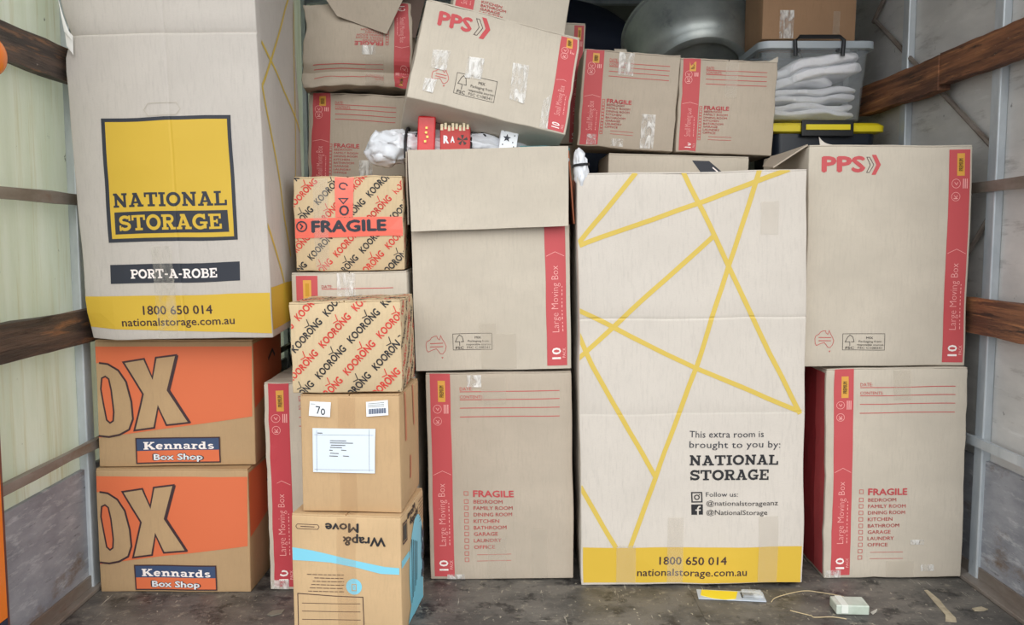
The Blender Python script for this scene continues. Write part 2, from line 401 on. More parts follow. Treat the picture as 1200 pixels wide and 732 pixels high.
def list_large(b, face='front', col=RED, fade=REDP, kind='Large', su=1.0, flip=False, u=(.03, .17)):
    P = Print(b, face, flip=flip); band(P, u[0], u[1], kind, red=col); P.build('printed_band')
    P = Print(b, face, flip=flip); small = kind == 'Small'
    ys = (.12, .165, .215, .265) if small else (.09, .128, .168, .21)
    x0, x1 = (.27, .9) if small else (.235, .915)
    for k, y in enumerate(ys): P.line([P.f(x0, y), P.f(x1, y)], .0022, fade)
    P.text('DATE:', P.f(x0, ys[0]-.006), P.f(x0+.085, ys[0]-.006), .0095, fade, 1)
    P.text('CONTENTS:', P.f(x0, ys[1]-.006), P.f(x0+.16, ys[1]-.006), .0085, fade, 1)
    P.build('printed_date_lines'); P = Print(b, face, flip=flip)
    rows = [.579, .618, .649, .681, .713, .745, .776, .808, .84, .872, .903]
    if small: rows = [.52+(r-.579)*1.02 for r in rows]
    for k, y in enumerate(rows):
        cu, cv = P.f(.26 if not small else .235, y); q = .0055 if not small else .004
        P.frame(cu-q, cv-q, cu+q, cv+q, .0016, fade)
        if k < 9:
            t, xe = ROOMS[k]; xs = .31 if not small else .27
            if small: xe = .27+(xe-.31)*.92
            cap = ((.0125 if k == 0 else .0062) if small else (.0185 if k == 0 else .0105))
            yy = y+cap/P.H/2
            P.text(t, P.f(xs, yy), P.f(xe, yy), cap, col if k == 0 else fade, 1, bold=.035 if k == 0 else .012)
        else: P.line([P.f(.33, y+.006), P.f(.57, y+.006)], .0014, fade)
    P.build('printed_room_list')
AUS = [(0,.45),(.05,.3),(.2,.22),(.28,.1),(.42,.03),(.55,.02),(.58,.14),(.68,.22),(.74,.0),(.82,.2),(.93,.38),(1,.58),(.95,.8),(.82,.97),(.7,.95),(.6,.8),(.5,.68),(.3,.75),(.1,.85),(.03,.75)]
def pps_face(b, kind='Large', uband=(.855, .985), logo=True, pps=(.085, .335, .055, .12), chev=(.35, .435, .045, .135),
             aus=(.06, .175, .835, .915), fsc=(.23, .49, .85, .925), v0=.02):
    P = Print(b, 'front'); band(P, uband[0], uband[1], kind, v0=v0); P.build('printed_band')
    if logo:
        P = Print(b, 'front')
        P.text('PPS', P.f(pps[0], pps[3]), P.f(pps[1], pps[3]), (pps[3]-pps[2])*P.H, RED, 0, bold=.045)
        x0, x1, y0, y1 = chev; xm = lambda t: x0+(x1-x0)*t; ym = lambda t: y0+(y1-y0)*t
        P.poly([P.f(*q) for q in ((xm(.35), ym(0)), (xm(.65), ym(0)), (xm(1), ym(.5)), (xm(.65), ym(1)), (xm(.35), ym(1)), (xm(.68), ym(.5)))], RED)
        P.line([P.f(*q) for q in ((xm(0), ym(.12)), (xm(.2), ym(.12)), (xm(.5), ym(.5)), (xm(.2), ym(.88)), (xm(0), ym(.88)), (xm(.26), ym(.5)))], .0016, OUT, 0, True)
        P.build('printed_logo')
    P = Print(b, 'front')
    x0, x1, y0, y1 = aus
    P.line([P.f(x0+(x1-x0)*p[0], y0+(y1-y0)*p[1]) for p in AUS], .0016, REDP, 0, True)
    for k in (.4, .58): P.line([P.f(x0+(x1-x0)*.2, y0+(y1-y0)*k), P.f(x0+(x1-x0)*.85, y0+(y1-y0)*k)], .0022, REDP)
    tx = P.f(x0+(x1-x0)*.8, y1+.012); P.poly([(tx[0]-.003, tx[1]), (tx[0]+.003, tx[1]), (tx[0], tx[1]-.005)], REDP)
    P.build('printed_map_outline')
    P = Print(b, 'front'); x0, x1, y0, y1 = fsc; X = lambda t: x0+(x1-x0)*t; Y = lambda t: y0+(y1-y0)*t
    a, c = P.f(x0, y1), P.f(x1, y0); P.frame(a[0], a[1], c[0], c[1], .0013, GREYI)
    P.line([P.f(X(.17), Y(.75)), P.f(X(.17), Y(.5)), P.f(X(.06), Y(.5)), P.f(X(.12), Y(.2)), P.f(X(.17), Y(.08)), P.f(X(.24), Y(.2)), P.f(X(.27), Y(.5)), P.f(X(.2), Y(.5))], .0018, GREYI)
    P.text('FSC', P.f(X(.07), Y(.95)), P.f(X(.27), Y(.95)), (y1-y0)*.15*P.H, GREYI, 0, bold=.02)
    P.text('MIX', P.f(X(.56), Y(.32)), P.f(X(.72), Y(.32)), (y1-y0)*.13*P.H, GREYI, 0, bold=.02)
    P.text('Packaging from', P.f(X(.38), Y(.53)), P.f(X(.92), Y(.53)), (y1-y0)*.12*P.H, GREYI)
    P.text('responsible sources', P.f(X(.34), Y(.73)), P.f(X(.97), Y(.73)), (y1-y0)*.12*P.H, GREYI)
    P.text('FSC C108341', P.f(X(.36), Y(.93)), P.f(X(.94), Y(.93)), (y1-y0)*.13*P.H, GREYI)
    P.build('printed_recycling_mark')
def koorong(b, faces, off=(0, 0), sc_=1.0):
    for fc in faces:
        P = Print(b, fc)
        per, gap, cap, wl = .1205*sc_, .0450*sc_, .0178*sc_, .101*sc_
        d = Vector((.7, .72)).normalized(); n = Vector((-d.y, d.x))
        for i in range(-9, 10):
            for j in range(-6, 7):
                st = Vector(off) + n*(i*gap) + d*(j*per + (i*.53 % 1)*per)
                en = st + d*wl
                if max(st.x, en.x) < -.01 or min(st.x, en.x) > P.W+.02 or max(st.y, en.y) < -.01 or min(st.y, en.y) > P.H+.02: continue
                m = KRED if i % 2 else BLACK
                P.text('KOORONG', st, en, cap, m, 0, bold=.035)
                c = st + d*(wl*.72) + n*(cap*1.12)
                P.line([tuple(c - d*.012 + n*.0045), tuple(c), tuple(c + d*.004 + n*.009), tuple(c + d*.007 + n*.015)], .0022, m)
        P.build('printed_pattern')
def strips(b, face, quads, name='packing_tape'):
    for q in quads:
        P = Print(b, face, base=.0032); P.rect(*q[:4], q[4] if len(q) > 4 else TAPE); P.build(name)

# ================================================================== the truck body
XL, XR, YF, YB, ZR = -1.19, 1.40, 1.9, 6.2, 2.42
M_FLOOR = noisy('worn_dark_floor', (80, 78, 75), (110, 106, 100), scale=7, rough=.5, bump=.6, bscale=50, stretch=(1, 1.3, 1), ramp=(.42, .6),
                extra=[((44, 43, 43), 11, (1, 1, 1), .53, .62), ((140, 134, 122), 26, (1, 1, 1), .56, .68), ((190, 182, 164), 46, (1.5, .7, 1), .61, .67), ((196, 190, 176), 14, (6, .35, 1), .63, .67), ((170, 165, 152), 17, (.4, 5, 1), .64, .68)])
M_GREEN = noisy('pale_green_panel', (240, 242, 230), (226, 230, 212), scale=3, rough=.5, bump=.9, bscale=7, stretch=(1, 4, .6), bstretch=(1, 3, 1.2),
                extra=[((206, 196, 150), 4, (1, 8, .35), .52, .8), ((178, 158, 112), 7, (1, 9, .22), .6, .85), ((96, 100, 90), 17, (1, 1.2, 1), .665, .70)])
nt = M_GREEN.node_tree; pb = nt.nodes['Principled BSDF']; tl = nt.nodes.new('ShaderNodeBsdfTranslucent'); mx = nt.nodes.new('ShaderNodeMixShader'); mx.inputs[0].default_value = .5
nt.links.new(pb.inputs['Base Color'].links[0].from_socket, tl.inputs[0]); nt.links.new(pb.outputs[0], mx.inputs[1]); nt.links.new(tl.outputs[0], mx.inputs[2])
nt.links.new(mx.outputs[0], nt.nodes['Material Output'].inputs[0])
M_GREYP = noisy('grey_wall_panel', (212, 210, 206), (190, 189, 186), scale=3, rough=.45, bump=.2, bscale=14, stretch=(1, 1, 3),
                extra=[((146, 142, 138), 5, (1, .7, 4), .56, .72), ((112, 110, 108), 20, (1, 1.4, 1), .655, .70), ((228, 228, 226), 4, (1, .6, 5), .6, .75)])
M_KICK = noisy('grey_painted_board', (158, 160, 166), (128, 131, 138), scale=6, rough=.6, bump=.35, bscale=30, stretch=(1, 1, 2.4),
               extra=[((184, 186, 190), 20, (1, .5, 2.4), .54, .68), ((116, 100, 86), 5, (1, .8, 1.6), .58, .70), ((84, 82, 84), 26, (1, .4, 3), .62, .70), ((210, 212, 214), 50, (1, .5, 3), .65, .74)])
M_GALV = noisy('galvanised_steel', (204, 210, 214), (176, 184, 190), scale=12, rough=.42, bump=.05, metal=.3, stretch=(1, 1, .4),
               extra=[((110, 104, 98), 24, (1, 1, .5), .66, .8)])
M_RAIL = noisy('dull_steel_rail', (150, 142, 134), (118, 106, 96), scale=14, rough=.55, bump=.1, metal=.2, stretch=(1, .3, 1), extra=[((120, 88, 66), 9, (1, .5, 1), .56, .76)])
M_WOODR = noisy('weathered_hardwood', (142, 94, 64), (92, 60, 44), scale=6, rough=.7, bump=.9, bscale=26, stretch=(3, .5, 7), ramp=(.42, .58),
                extra=[((184, 126, 82), 12, (3, .25, 6), .55, .68), ((54, 40, 34), 10, (3, .5, 5), .56, .66), ((206, 184, 160), 60, (1, .6, 2), .66, .74)])
M_WOODL = noisy('dark_hardwood', (92, 74, 64), (58, 50, 46), scale=6, rough=.6, bump=.9, bscale=26, stretch=(3, .5, 7), ramp=(.42, .58),
                extra=[((150, 104, 70), 8, (3, .4, 4), .56, .68), ((40, 32, 30), 12, (3, .5, 5), .56, .68), ((170, 158, 150), 50, (1, .6, 2), .65, .74)])
M_ROOF = flat('roof_sheet', (150, 152, 154), .6)
M_NAVY = flat('dark_navy', (38, 46, 66), .8)
# floor: three sheets on a bed
fl = empty('floor', (0, 0, 0), kind='structure')
bm = bmesh.new(); bx(bm, XL, YF-.04, -.12, XR, YB, -.004); link('floor_bed', bm, M_RAIL, fl)
for i, (a, b_) in enumerate(((-1.15, -.3905), (-.3895, .5295), (.5305, 1.345))):
    bm = bmesh.new(); bx(bm, a, YF-.02, -.004, b_, YB, 0); link('floor_sheet', bm, M_FLOOR, fl)
def frame_wall(name, side):
    s = 1 if side == 'R' else -1
    X = XR if side == 'R' else XL
    root = empty(name, (X, YF, 0), kind='structure')
    def part(nm, x0, y0, z0, x1, y1, z1, mat, bev=0):      # x measured inwards from the wall skin
        bm = bmesh.new(); a, c = -s*x0, -s*x1
        bx(bm, min(a, c), y0-YF, z0, max(a, c), y1-YF, z1, 0, bev)
        return link(nm, bm, mat, root)
    posts = ([2.415, 2.975, 3.53, 4.09, 4.65, 5.2, 5.75] if side == 'R' else [2.38, 2.94, 3.5, 4.06, 4.62, 5.18, 5.74])
    panel = M_GREYP if side == 'R' else M_GREEN
    ys = [YF] + [p for p in posts] + [YB]
    for a, b_ in zip(ys, ys[1:]): part('wall_panel', -.02, a+.001, -.1, 0, b_-.001, ZR, panel)
    for p in posts: part('post', 0, p-.022, .0, .026, p+.022, ZR, M_GALV, .004)
    part('kick_board', .0, YF, .0, .014, YB, .352 if side == 'L' else .36, M_KICK, .002)
    # floor angle
    part('floor_angle', .014, YF, 0, .04 if side == 'L' else .055, YB, .012, M_RAIL, .002)
    part('floor_angle', .014, YF, .012, .02, YB, .045, M_RAIL, .001)
    return root, part
wl, pl = frame_wall('wall_left', 'L'); wr, pr = frame_wall('wall_right', 'R')
def plank(part_root, side, nm, y0, y1, z0, z1, x0, x1, mat, slope=0, seed=0):
    s = 1 if side == 'R' else -1; bm = bmesh.new(); n = 26
    ring = []
    for i in range(n+1):
        t = i/n; y = y0+(y1-y0)*t - YF
        e = lambda k: noise.noise(Vector((y*5, seed, k)))*.005 + noise.noise(Vector((y*22, seed, k)))*.0022
        ring.append([bm.verts.new((-s*x, y, z + e(k) + slope*(y0+(y1-y0)*t-y0))) for k, (x, z) in enumerate(((x0, z0), (x1, z0), (x1, z1), (x0, z1)))])
    for a, b_ in zip(ring, ring[1:]):
        for k in range(4): bm.faces.new((a[k], a[(k+1) % 4], b_[(k+1) % 4], b_[k]))
    bm.faces.new(ring[0][::-1]); bm.faces.new(ring[-1])
    bmesh.ops.recalc_face_normals(bm, faces=bm.faces)
    return link(nm, bm, mat, part_root)
# planks and rails, left
plank(wl, 'L', 'plank', YF, 3.4, 1.405, 1.492, .026, .05, M_WOODL, seed=1)
plank(wl, 'L', 'plank', YF, 3.4, .712, .802, .026, .05, M_WOODL, seed=2)
plank(wl, 'L', 'rail', YF, YB, 1.088, 1.116, .026, .040, M_RAIL, seed=3)
plank(wl, 'L', 'rail', YF, YB, .408, .432, .026, .044, M_RAIL, seed=4)
# right
plank(wr, 'R', 'plank', YF, 2.66, 1.468, 1.562, .026, .062, M_WOODR, seed=5)
plank(wr, 'R', 'plank', 2.66, 3.24, 1.452, 1.556, .026, .066, M_WOODR, seed=6)
plank(wr, 'R', 'plank', YF, 3.24, .726, .826, .026, .052, M_WOODR, seed=7)
plank(wr, 'R', 'rail', YF, YB, 1.128, 1.158, .026, .036, M_RAIL, seed=8)
plank(wr, 'R', 'rail', YF, YB, .398, .424, .026, .038, M_GALV, seed=9)
for (ya, za, yb, zb) in ((3.24, 1.80, 2.44, 1.26), (3.26, 1.80, 2.98, 2.02), (3.5, 1.2, 4.1, 1.9), (2.98, .5, 2.44, 1.05)):
    bm = bmesh.new(); tube(bm, [(-.016, ya-YF, za), (-.016, yb-YF, zb)], .008, 6); link('brace', bm, M_RAIL, wr)
# end wall, roof
wb = empty('wall_back', (0, YB, 0), kind='structure')
for i in range(6):
    a = XL+(XR-XL)*i/6; bm = bmesh.new(); bx(bm, a+.001, 0, -.1, a+(XR-XL)/6-.001, .03, ZR); link('wall_panel', bm, M_GREYP, wb)
ce = empty('ceiling', (0, YF, ZR), kind='structure')
bm = bmesh.new(); bx(bm, XL-.03, 0, 0, XR+.03, YB-YF+.03, .03); link('roof_sheet', bm, M_ROOF, ce)
for i in range(7):
    bm = bmesh.new(); bx(bm, XL, .5+i*.56, -.04, XR, .54+i*.56, 0); link('roof_bow', bm, M_GALV, ce)
# rear frame post with its reflector strip and marker lamp
M_MAROON = noisy('maroon_frame_paint', (120, 70, 58), (92, 56, 50), scale=9, rough=.5)
M_AMBER = flat('amber_reflector', (240, 128, 44), .25)
tr = empty('trim_1', (-1.203, 1.87, 0), kind='structure')
bm = bmesh.new(); bx(bm, -.05, -.035, -.12, .072, .03, ZR, 0, .004); link('rear_post', bm, M_MAROON, tr)
bm = bmesh.new(); bx(bm, .040, -.039, .14, .0765, .012, .56, 0, .001); link('reflector_strip', bm, M_AMBER, tr)
bm = bmesh.new(); bx(bm, .040, -.039, -.05, .0765, .012, .138, 0, .001); link('reflector_strip', bm, M_NAVY, tr)
tr2 = empty('trim_2', (1.40, 1.87, 0), kind='structure')
bm = bmesh.new(); bx(bm, -.045, -.035, -.12, .05, .03, ZR, 0, .004); link('rear_post', bm, M_MAROON, tr2)
tr3 = empty('trim_3', (0, 1.85, ZR-.02), kind='structure')
bm = bmesh.new(); bx(bm, -1.24, -.03, 0, 1.45, .05, .12, 0, .004); link('rear_header', bm, M_MAROON, tr3)
tr4 = empty('trim_4', (0, 1.84, 0), kind='structure')
bm = bmesh.new(); bx(bm, -1.2, -.03, -.16, 1.4, .02, -.005, 0, .003); link('rear_sill', bm, M_RAIL, tr4)
lamp = empty('marker_lamp', (-1.105, 1.868, 1.385), label='round orange marker lamp on the dark rear post beside the upper plank', cat='lamp')
bm = bmesh.new(); bmesh.ops.create_uvsphere(bm, u_segments=24, v_segments=14, radius=1)
for v in bm.verts: v.co = Vector((v.co.x*.034, v.co.y*.044, v.co.z*.044))
link('lens', bm, M_AMBER, lamp, 'all', loc=(.008, 0, 0))
bm = bmesh.new(); tube(bm, [(-.022, 0, 0), (.002, 0, 0)], .05, 24); link('bezel', bm, M_NAVY, lamp)
# unseen asphalt ground below the open rear, added to bounce light inside
gr = empty('ground', (0, 0, -1.05), kind='structure')
bm = bmesh.new(); bx(bm, -30, -40, -.1, 30, 20, 0); link('asphalt', bm, noisy('asphalt', (112, 112, 112), (92, 92, 92), scale=20), gr)

# ================================================================== boxes
# --- orange and kraft pair
def kennards(b, ref):
    k = lambda x, y: ref(x, y)
    Z = lambda x, y: k(110+x/4.88, 400+y/4.88)
    P = Print(b, 'front')
    P.poly([Z(-10, 30), Z(905, 25), Z(907, 428), Z(-10, 553)], ORANGE, 0)
    O_ = [(-12,130),(30,124),(80,130),(140,165),(185,230),(215,340),(225,440),(205,500),(150,530),(90,542),(30,536),(-12,538)]
    P.poly([Z(*p) for p in O_], M_KRAFT, 1); P.line([Z(*p) for p in O_[1:-1]], .0055, OUT, 2)
    I_ = [(45,210),(65,200),(85,215),(100,280),(115,400),(112,450),(95,462),(75,445),(55,350),(40,270)]
    P.poly([Z(*p) for p in I_], ORANGE, 2); P.line([Z(*p) for p in I_], .0045, OUT, 3, True)
    X_ = [(170,118),(290,98),(338,205),(358,90),(475,75),(425,275),(550,460),(420,475),(370,370),(350,490),(235,505),(283,298)]
    P.poly([Z(*p) for p in X_], M_KRAFT, 3); P.line([Z(*p) for p in X_], .005, OUT, 4, True)
    P.line([Z(482,76), Z(433,275), Z(556,462)], .006, OUT, 4)
    P.build('printed_panel')
    P = Print(b, 'front')
    a, c = Z(250, 693), Z(722, 545); m = Z(250, 622)
    P.rect(a[0], a[1], c[0], c[1], ORANGE, 5); P.rect(a[0], m[1], c[0], c[1], NAVY, 6); P.frame(a[0], a[1], c[0], c[1], .0035, OUT, 7)
    cap = .0215
    P.text('Kennards', Z(288, 614), Z(692, 612), cap, WHITEI, 7, font='slab')
    P.text('Box Shop', Z(345, 676), Z(630, 675), .0175, OUT, 6, bold=.085); P.text('Box Shop', Z(349, 675), Z(626, 674), .0165, PAPER, 7, bold=.03)
    P.build('printed_logo')
    P = Print(b, 'right'); W, H = P.W, P.H
    P.poly([(.004, H*.45), (W-.004, H*.62), (W-.004, H*.965), (.004, H*.965)], ORANGE); P.build('printed_panel')
    P = Print(b, 'right', base=.001); P.line([(.16, H*.78), (.22, H*.84), (.25, H*.78)], .01, OUT, 2); P.build('printed_arrow')
K2 = Box('moving_box', 'orange and kraft box, upper of the matching pair, just under the wardrobe box', 'box', (-1.1334, 2.36, .3583), (0, 0, 2.2), .4325, .35, .358, M_KRAFT, seed=1, bulge=.003)
ref = Print(K2, 'front').px
kennards(K2, ref)
K1 = Box('moving_box', 'orange and kraft box standing on the floor, lower of the matching pair', 'box', (-1.1433, 2.352, 0), (0, 0, -1.4), .429, .35, .356, M_KRAFT, seed=2, bulge=.004)
kennards(K1, lambda x, y: (ref(x, y)[0]*.992, ref(x, y)[1]*.99 - .002))
sheet_later = []
# --- tall wardrobe box
def robe_warp(p, q):
    # crumpled lower corner and the dented fold on the outer edge
    k = math.exp(-((p.x/.05)**2 + (p.z/.06)**2)); q = q + Vector((.006, .012, .006))*k
    k = math.exp(-((p.x/.03)**2 + ((p.z-.80)/.045)**2)); q = q + Vector((.014, .012, 0))*k
    return q
A = Box('wardrobe_box', 'tall pale grey wardrobe box with yellow square logo, leaning on the orange boxes', 'box', (-1.1149, 2.29, .7235), (2.6, -1.0, -.9), .4973, .4, 1.06, M_ROBE,
        bulge=.008, wob=.004, seed=3, creases=((2, .795, .005), (0, .262, .0012)), warp=robe_warp)
P = Print(A, 'front')
q = [P.px(*p) for p in ((118.5,139),(271,135),(279,280.5),(128,284))]
P.poly(q, SLATE, 0)
P.poly([P.px(*p) for p in ((123.3,143.2),(267,139.5),(274.6,276.3),(132.3,279.6))], YEL, 1)
P.pxtext('NATIONAL', 133.5, 243.6, 267, 240, 16.5, SLATE, layer=2, font='slab')
P.poly([P.px(*p) for p in ((135,249),(267,245.3),(269,270.8),(136.5,274.6))], SLATE, 2)
P.pxtext('STORAGE', 141, 270.6, 261.5, 267, 17.5, YEL, layer=3, font='slab'); P.build('printed_logo')
P = Print(A, 'front')
P.poly([P.px(*p) for p in ((129,310.6),(281,306.7),(281.8,328.6),(130,332.8))], SLATE, 0)
P.pxtext('PORT-A-ROBE', 154, 326.8, 255.4, 324.2, 10.6, WHITEI, font='slab'); P.build('printed_name_bar')
P = Print(A, 'front')
P.poly([P.px(*p) for p in ((95,348),(330,342.3),(330,390.5),(95,384.5))], YEL, 0)
P.pxtext('1800 650 014', 168.3, 368.6, 249.4, 366.6, 10, OUT, bold=.02)
P.pxtext('nationalstorage.com.au', 143.6, 382.2, 275.8, 379.5, 9, OUT, bold=.015); P.build('printed_contact_band')
P = Print(A, 'front')
hx = [P.px(x, y) for x, y in ((175,121.5),(207,120.5),(212,128),(207,135),(175,136),(170,129))]; P.line(hx, .0016, CREASE, 0, True); P.build('hand_hole')
P = Print(A, 'right'); W, H = P.W, P.H
P.rect(.003, .02, W-.003, .135, YEL, 0); P.build('printed_contact_band')
P = Print(A, 'right')
for a, c in (((305,48),(356,165)),((338,-4),(306,100)),((306,100),(316,160)),((316,160),(338,300)),((344,-4),(344,240)),((313,262),(336,345))):
    P.line([P.px(*a), P.px(*c)], .010, YELP)
P.build('printed_lines', clip=(.003, .136, W-.003, H-.003))
P = Print(A, 'front', base=.0032); P.rect(.19, .004, .245, .25, crinkly(flat('thin_clear_tape', (226, 220, 206), .1, alpha=.16), 1.0, 22)); P.build('packing_tape')
sheet_later.append(lambda: (sheet(A, 'torn_fold', ((-.002, -.004, .885), (.012, -.007, .83), (.034, -.022, .775), (.012, -.014, .80)), flat('torn_white_liner', (238, 236, 232), .7), t=.0015, n=5),
    sheet(A, 'torn_fold', ((.010, -.007, .815), (.030, -.009, .79), (.030, -.016, .742), (.012, -.01, .765)), flat('torn_white_liner', (0, 0, 0)), t=.0015, n=4)))
# --- grey box behind the narrow stack
Cb = Box('large_moving_box', 'grey large moving box on the floor behind the narrow stack, red band showing', 'box', (-.664, 2.36, 0), (0, -.6, 0), .414, .40, .597, M_PPS, seed=4, bulge=.003, rough_edges=.003)
list_large(Cb, col=flat('deep_red_ink', (190, 62, 72), .6), fade=REDP)
strips(Cb, 'front', [(.004, .003, .055, .03, TAPEW)]); P = Print(Cb, 'left'); P.rect(.30, .01, .385, .58, RED); P.build('printed_band')
D = Box('small_moving_box', 'small grey box with yellow badge sandwiched between the two red and black patterned boxes', 'box', (-.5904, 2.4, .6015), (0, -1.07, 0), .3253, .33, .299, M_PPS, seed=5, seam='y', tape=TAPEW)
P = Print(D, 'front'); P.frect(.04, .03, .225, .97, RED); P.frect(.1, .07, .17, .26, BADGE, 1)
P.frect(.118, .1, .152, .22, flat('badge_shade', (196, 146, 40)), 2); P.build('printed_band')
P = Print(D, 'front')
for y in (.155, .3, .45, .6): P.line([P.f(.26, y), P.f(.88, y)], .0022, REDP)
P.text('DATE:', P.f(.26, .145), P.f(.35, .145), .008, REDP, bold=.01); P.build('printed_checklist')
strips(D, 'front', [(.128, .205, .18, .296, TAPEW)])
E_ = Box('patterned_carton', 'patterned red and black carton sealed with pink fragile tape, higher of the two', 'box', (-.5801, 2.4, .9035), (0, -.9, 1.05), .3014, .3, .264, M_CREAM, seed=6, seam='y', wob=.003, rough_edges=.003)
koorong(E_, ('front', 'right', 'top'), off=(.045, .03))
P = Print(E_, 'front', base=.0028)
P.poly([P.px(*p) for p in ((330,256.5),(490,253.5),(490,276),(330,279.5))], TAPEP, 0)
P.poly([P.px(*p) for p in ((392,200),(415,200),(414,254.6),(394,255))], TAPEP, 0)
P.build('fragile_tape')
P = Print(E_, 'front', base=.0034)
P.pxtext('FRAGILE', 367, 272, 452, 270.5, 12.5, SLATE, bold=.05, layer=0)
c = P.px(354.5, 265.5); P.line(arc(c[0], c[1], .014, .014, 0, 340, 14), .004, SLATE, 0, True)
P.line([(c[0]-.004, c[1]+.008), (c[0]+.003, c[1]), (c[0]-.003, c[1]-.008)], .004, SLATE)
c = P.px(403, 218); P.line(arc(c[0], c[1], .011, .009, 0, 300, 10), .004, SLATE); P.line([P.px(398, 233), P.px(408, 233), P.px(403, 239)], .003, SLATE, 0, True)
c = P.px(404, 247); P.line(arc(c[0], c[1], .011, .012, 0, 320, 10), .005, SLATE, 0, True)
P.build('fragile_lettering')
strips(E_, 'front', [(.055, .006, .095, .258, TAPE)])
# --- narrow stack in front
W_ = Box('wrapping_supplies_box', 'golden kraft box with blue ribbon print and upside-down lettering, bottom of narrow stack', 'box', (-.534, 2.1, 0), (0, 0, -6.9), .2815, .25, .309, M_WRAP, seed=7, seam='y', bulge=.006, tape=TAPEB)
P = Print(W_, 'front'); Z = lambda x, y: P.px(330+x/4.256, 560+y/4.256)
P.text('Wrap&', Z(520, 297), Z(308, 290), .0215, BLACK, bold=.035); P.build('printed_lettering')
P = Print(W_, 'front'); P.text('Move', Z(384, 228), Z(219, 223), .0215, BLACK, bold=.035); P.build('printed_lettering')
P = Print(W_, 'front')
top = [(20,338),(150,357),(250,378),(400,412),(520,440),(590,447)]; bot = [(590,480),(500,474),(380,440),(250,416),(150,410),(20,405)]
P.poly([Z(*p) for p in top+bot], SKYB, 0)
c = Z(366, 534); P.poly(arc(c[0], c[1], .0205, .0205, 0, 345, 23), SKYB, 0); P.frame(c[0]-.005, c[1]-.01, c[0]+.006, c[1]+.006, .002, M_TAN, 1)
P.build('printed_ribbon')
P = Print(W_, 'front')
for k in range(6):
    y = 476+k*16.5; x0 = 130+(k*37 % 45)
    xx = x0
    while xx < 312:
        L = 14+((k*13+int(xx)*7) % 17); P.line([Z(xx, y), Z(min(xx+L, 316), y)], .0016, OUT); xx += L+4
a, c = Z(86, 760), Z(410, 587); P.frame(a[0], a[1], c[0], c[1], .002, OUT)
for y in (620, 661, 703, 745): P.line([Z(104, y), Z(396, y)], .0014, OUT)
c = Z(130, 240); P.line([(c[0]-.026, c[1]+.006), (c[0]-.03, c[1]), (c[0]-.026, c[1]-.006), (c[0]+.026, c[1]-.006), (c[0]+.03, c[1]), (c[0]+.026, c[1]+.006)], .0014, OUT, 0, True)
P.line([(c[0]-.018, c[1]), (c[0]+.018, c[1])], .0018, OUT)
P.build('printed_form')
P = Print(W_, 'right'); W, H = P.W, P.H
P.poly([(.003, .176), (.07, .182), (.07, .198), (.003, .195)], SKYB)
P.poly(arc(.150, .13, .085, .135, 0, 350, 30), SKYB, 1)
P.poly([(.06, .004), (.235, .004), (.235, .07), (.19, .05), (.09, .055)], SKYB, 1)
P.text('264', (.205, .215), (.205, .07), .052, TEALI, 3, bold=.06)
for k in range(5): P.line([(.09+k*.014, .22-.006*k), (.09+k*.014, .05+.01*k)], .006, TEALI, 2)
P.text('Wrap&', (.17, .262), (.08, .262), -.018, BLACK, 2, bold=.04); P.text('Move', (.14, .284), (.06, .284), -.018, BLACK, 2, bold=.04)
for k in range(7): P.line([(.18, .29-.009*k), (.235, .29-.009*k)], .0018, OUT, 2)
P.frame(.014, .235, .05, .285, .004, OUT, 2); P.poly([(.02, .24), (.045, .24), (.045, .28), (.02, .28)], GREYI, 2)
P.build('printed_panel')
strips(W_, 'front', [(.118, .004, .168, .303, TAPEB)])
Lb = Box('labelled_carton', 'plain tan carton with three white paper labels, middle of the narrow stack', 'box', (-.5076, 2.11, .311), (0, -.3, -4.9), .252, .25, .300, M_TAN, seed=8, seam='y', bulge=.005, tape=TAPEB)
strips(Lb, 'front', [(.098, .004, .142, .294, TAPEB)])
def sticker(b, pts, mat, name, label=None):
    P = Print(b, 'front', base=.004); P.poly([P.px(*p) for p in pts], mat); o = P.build(name)
    if label: o['label'] = label
    return P
sticker(Lb, ((363.4,469),(388.7,470.2),(387.8,487.6),(362.3,486)), PAPER, 'paper_label', 'small white label with a handwritten number')
P = Print(Lb, 'front', base=.0046); P.line([P.px(370.5, 475), P.px(375.3, 475.6), P.px(372.6, 483.4)], .0028, SLATE)
c = P.px(379.4, 481.2); P.line(arc(c[0], c[1], .0044, .007, 0, 330, 11), .0026, SLATE, 0, True); P.line([P.px(364.5, 472), P.px(370, 472.2)], .001, GREYI); P.build('handwriting')
sticker(Lb, ((429.6,470.2),(455.2,468.3),(456,486),(430.5,487.6)), PAPER, 'paper_label', 'small white label with a barcode')
P = Print(Lb, 'front', base=.0046)
for k in range(22): P.line([P.px(433+k*.95, 478.6-k*.05), P.px(433.2+k*.95, 484.6-k*.05)], .0007+.0006*((k*7) % 3), NAVY)
for y in (472.4, 474.4, 476.4): P.line([P.px(432, y), P.px(451, y-1.2)], .001, GREYI)
P.build('barcode')
sticker(Lb, ((366.9,500.3),(441.2,501.8),(440.3,553.4),(367.4,551.7)), PAPERB, 'paper_label', 'large pale blue-white address label')
P = Print(Lb, 'front', base=.0046)
for k, (x0, x1, y) in enumerate(((388,407,515),(388,415,517.6),(389,406,520.2),(388,402,522.8),(387,391,526),(401,407,526),(388,398,529.6),(387,397,532.8),(403,410,532.8))):
    P.line([P.px(x0, y), P.px(x1, y+.4)], .0018, GREYI)
P.line([P.px(373, 506), P.px(379, 506.2)], .002, GREYI)
for y in (508, 548.5): P.line([P.px(369, y), P.px(439, y+1.2)], .0006, NAVY)
for x in (372, 434): P.line([P.px(x, 502.5), P.px(x, 551)], .0006, NAVY)
P.build('address_lettering')
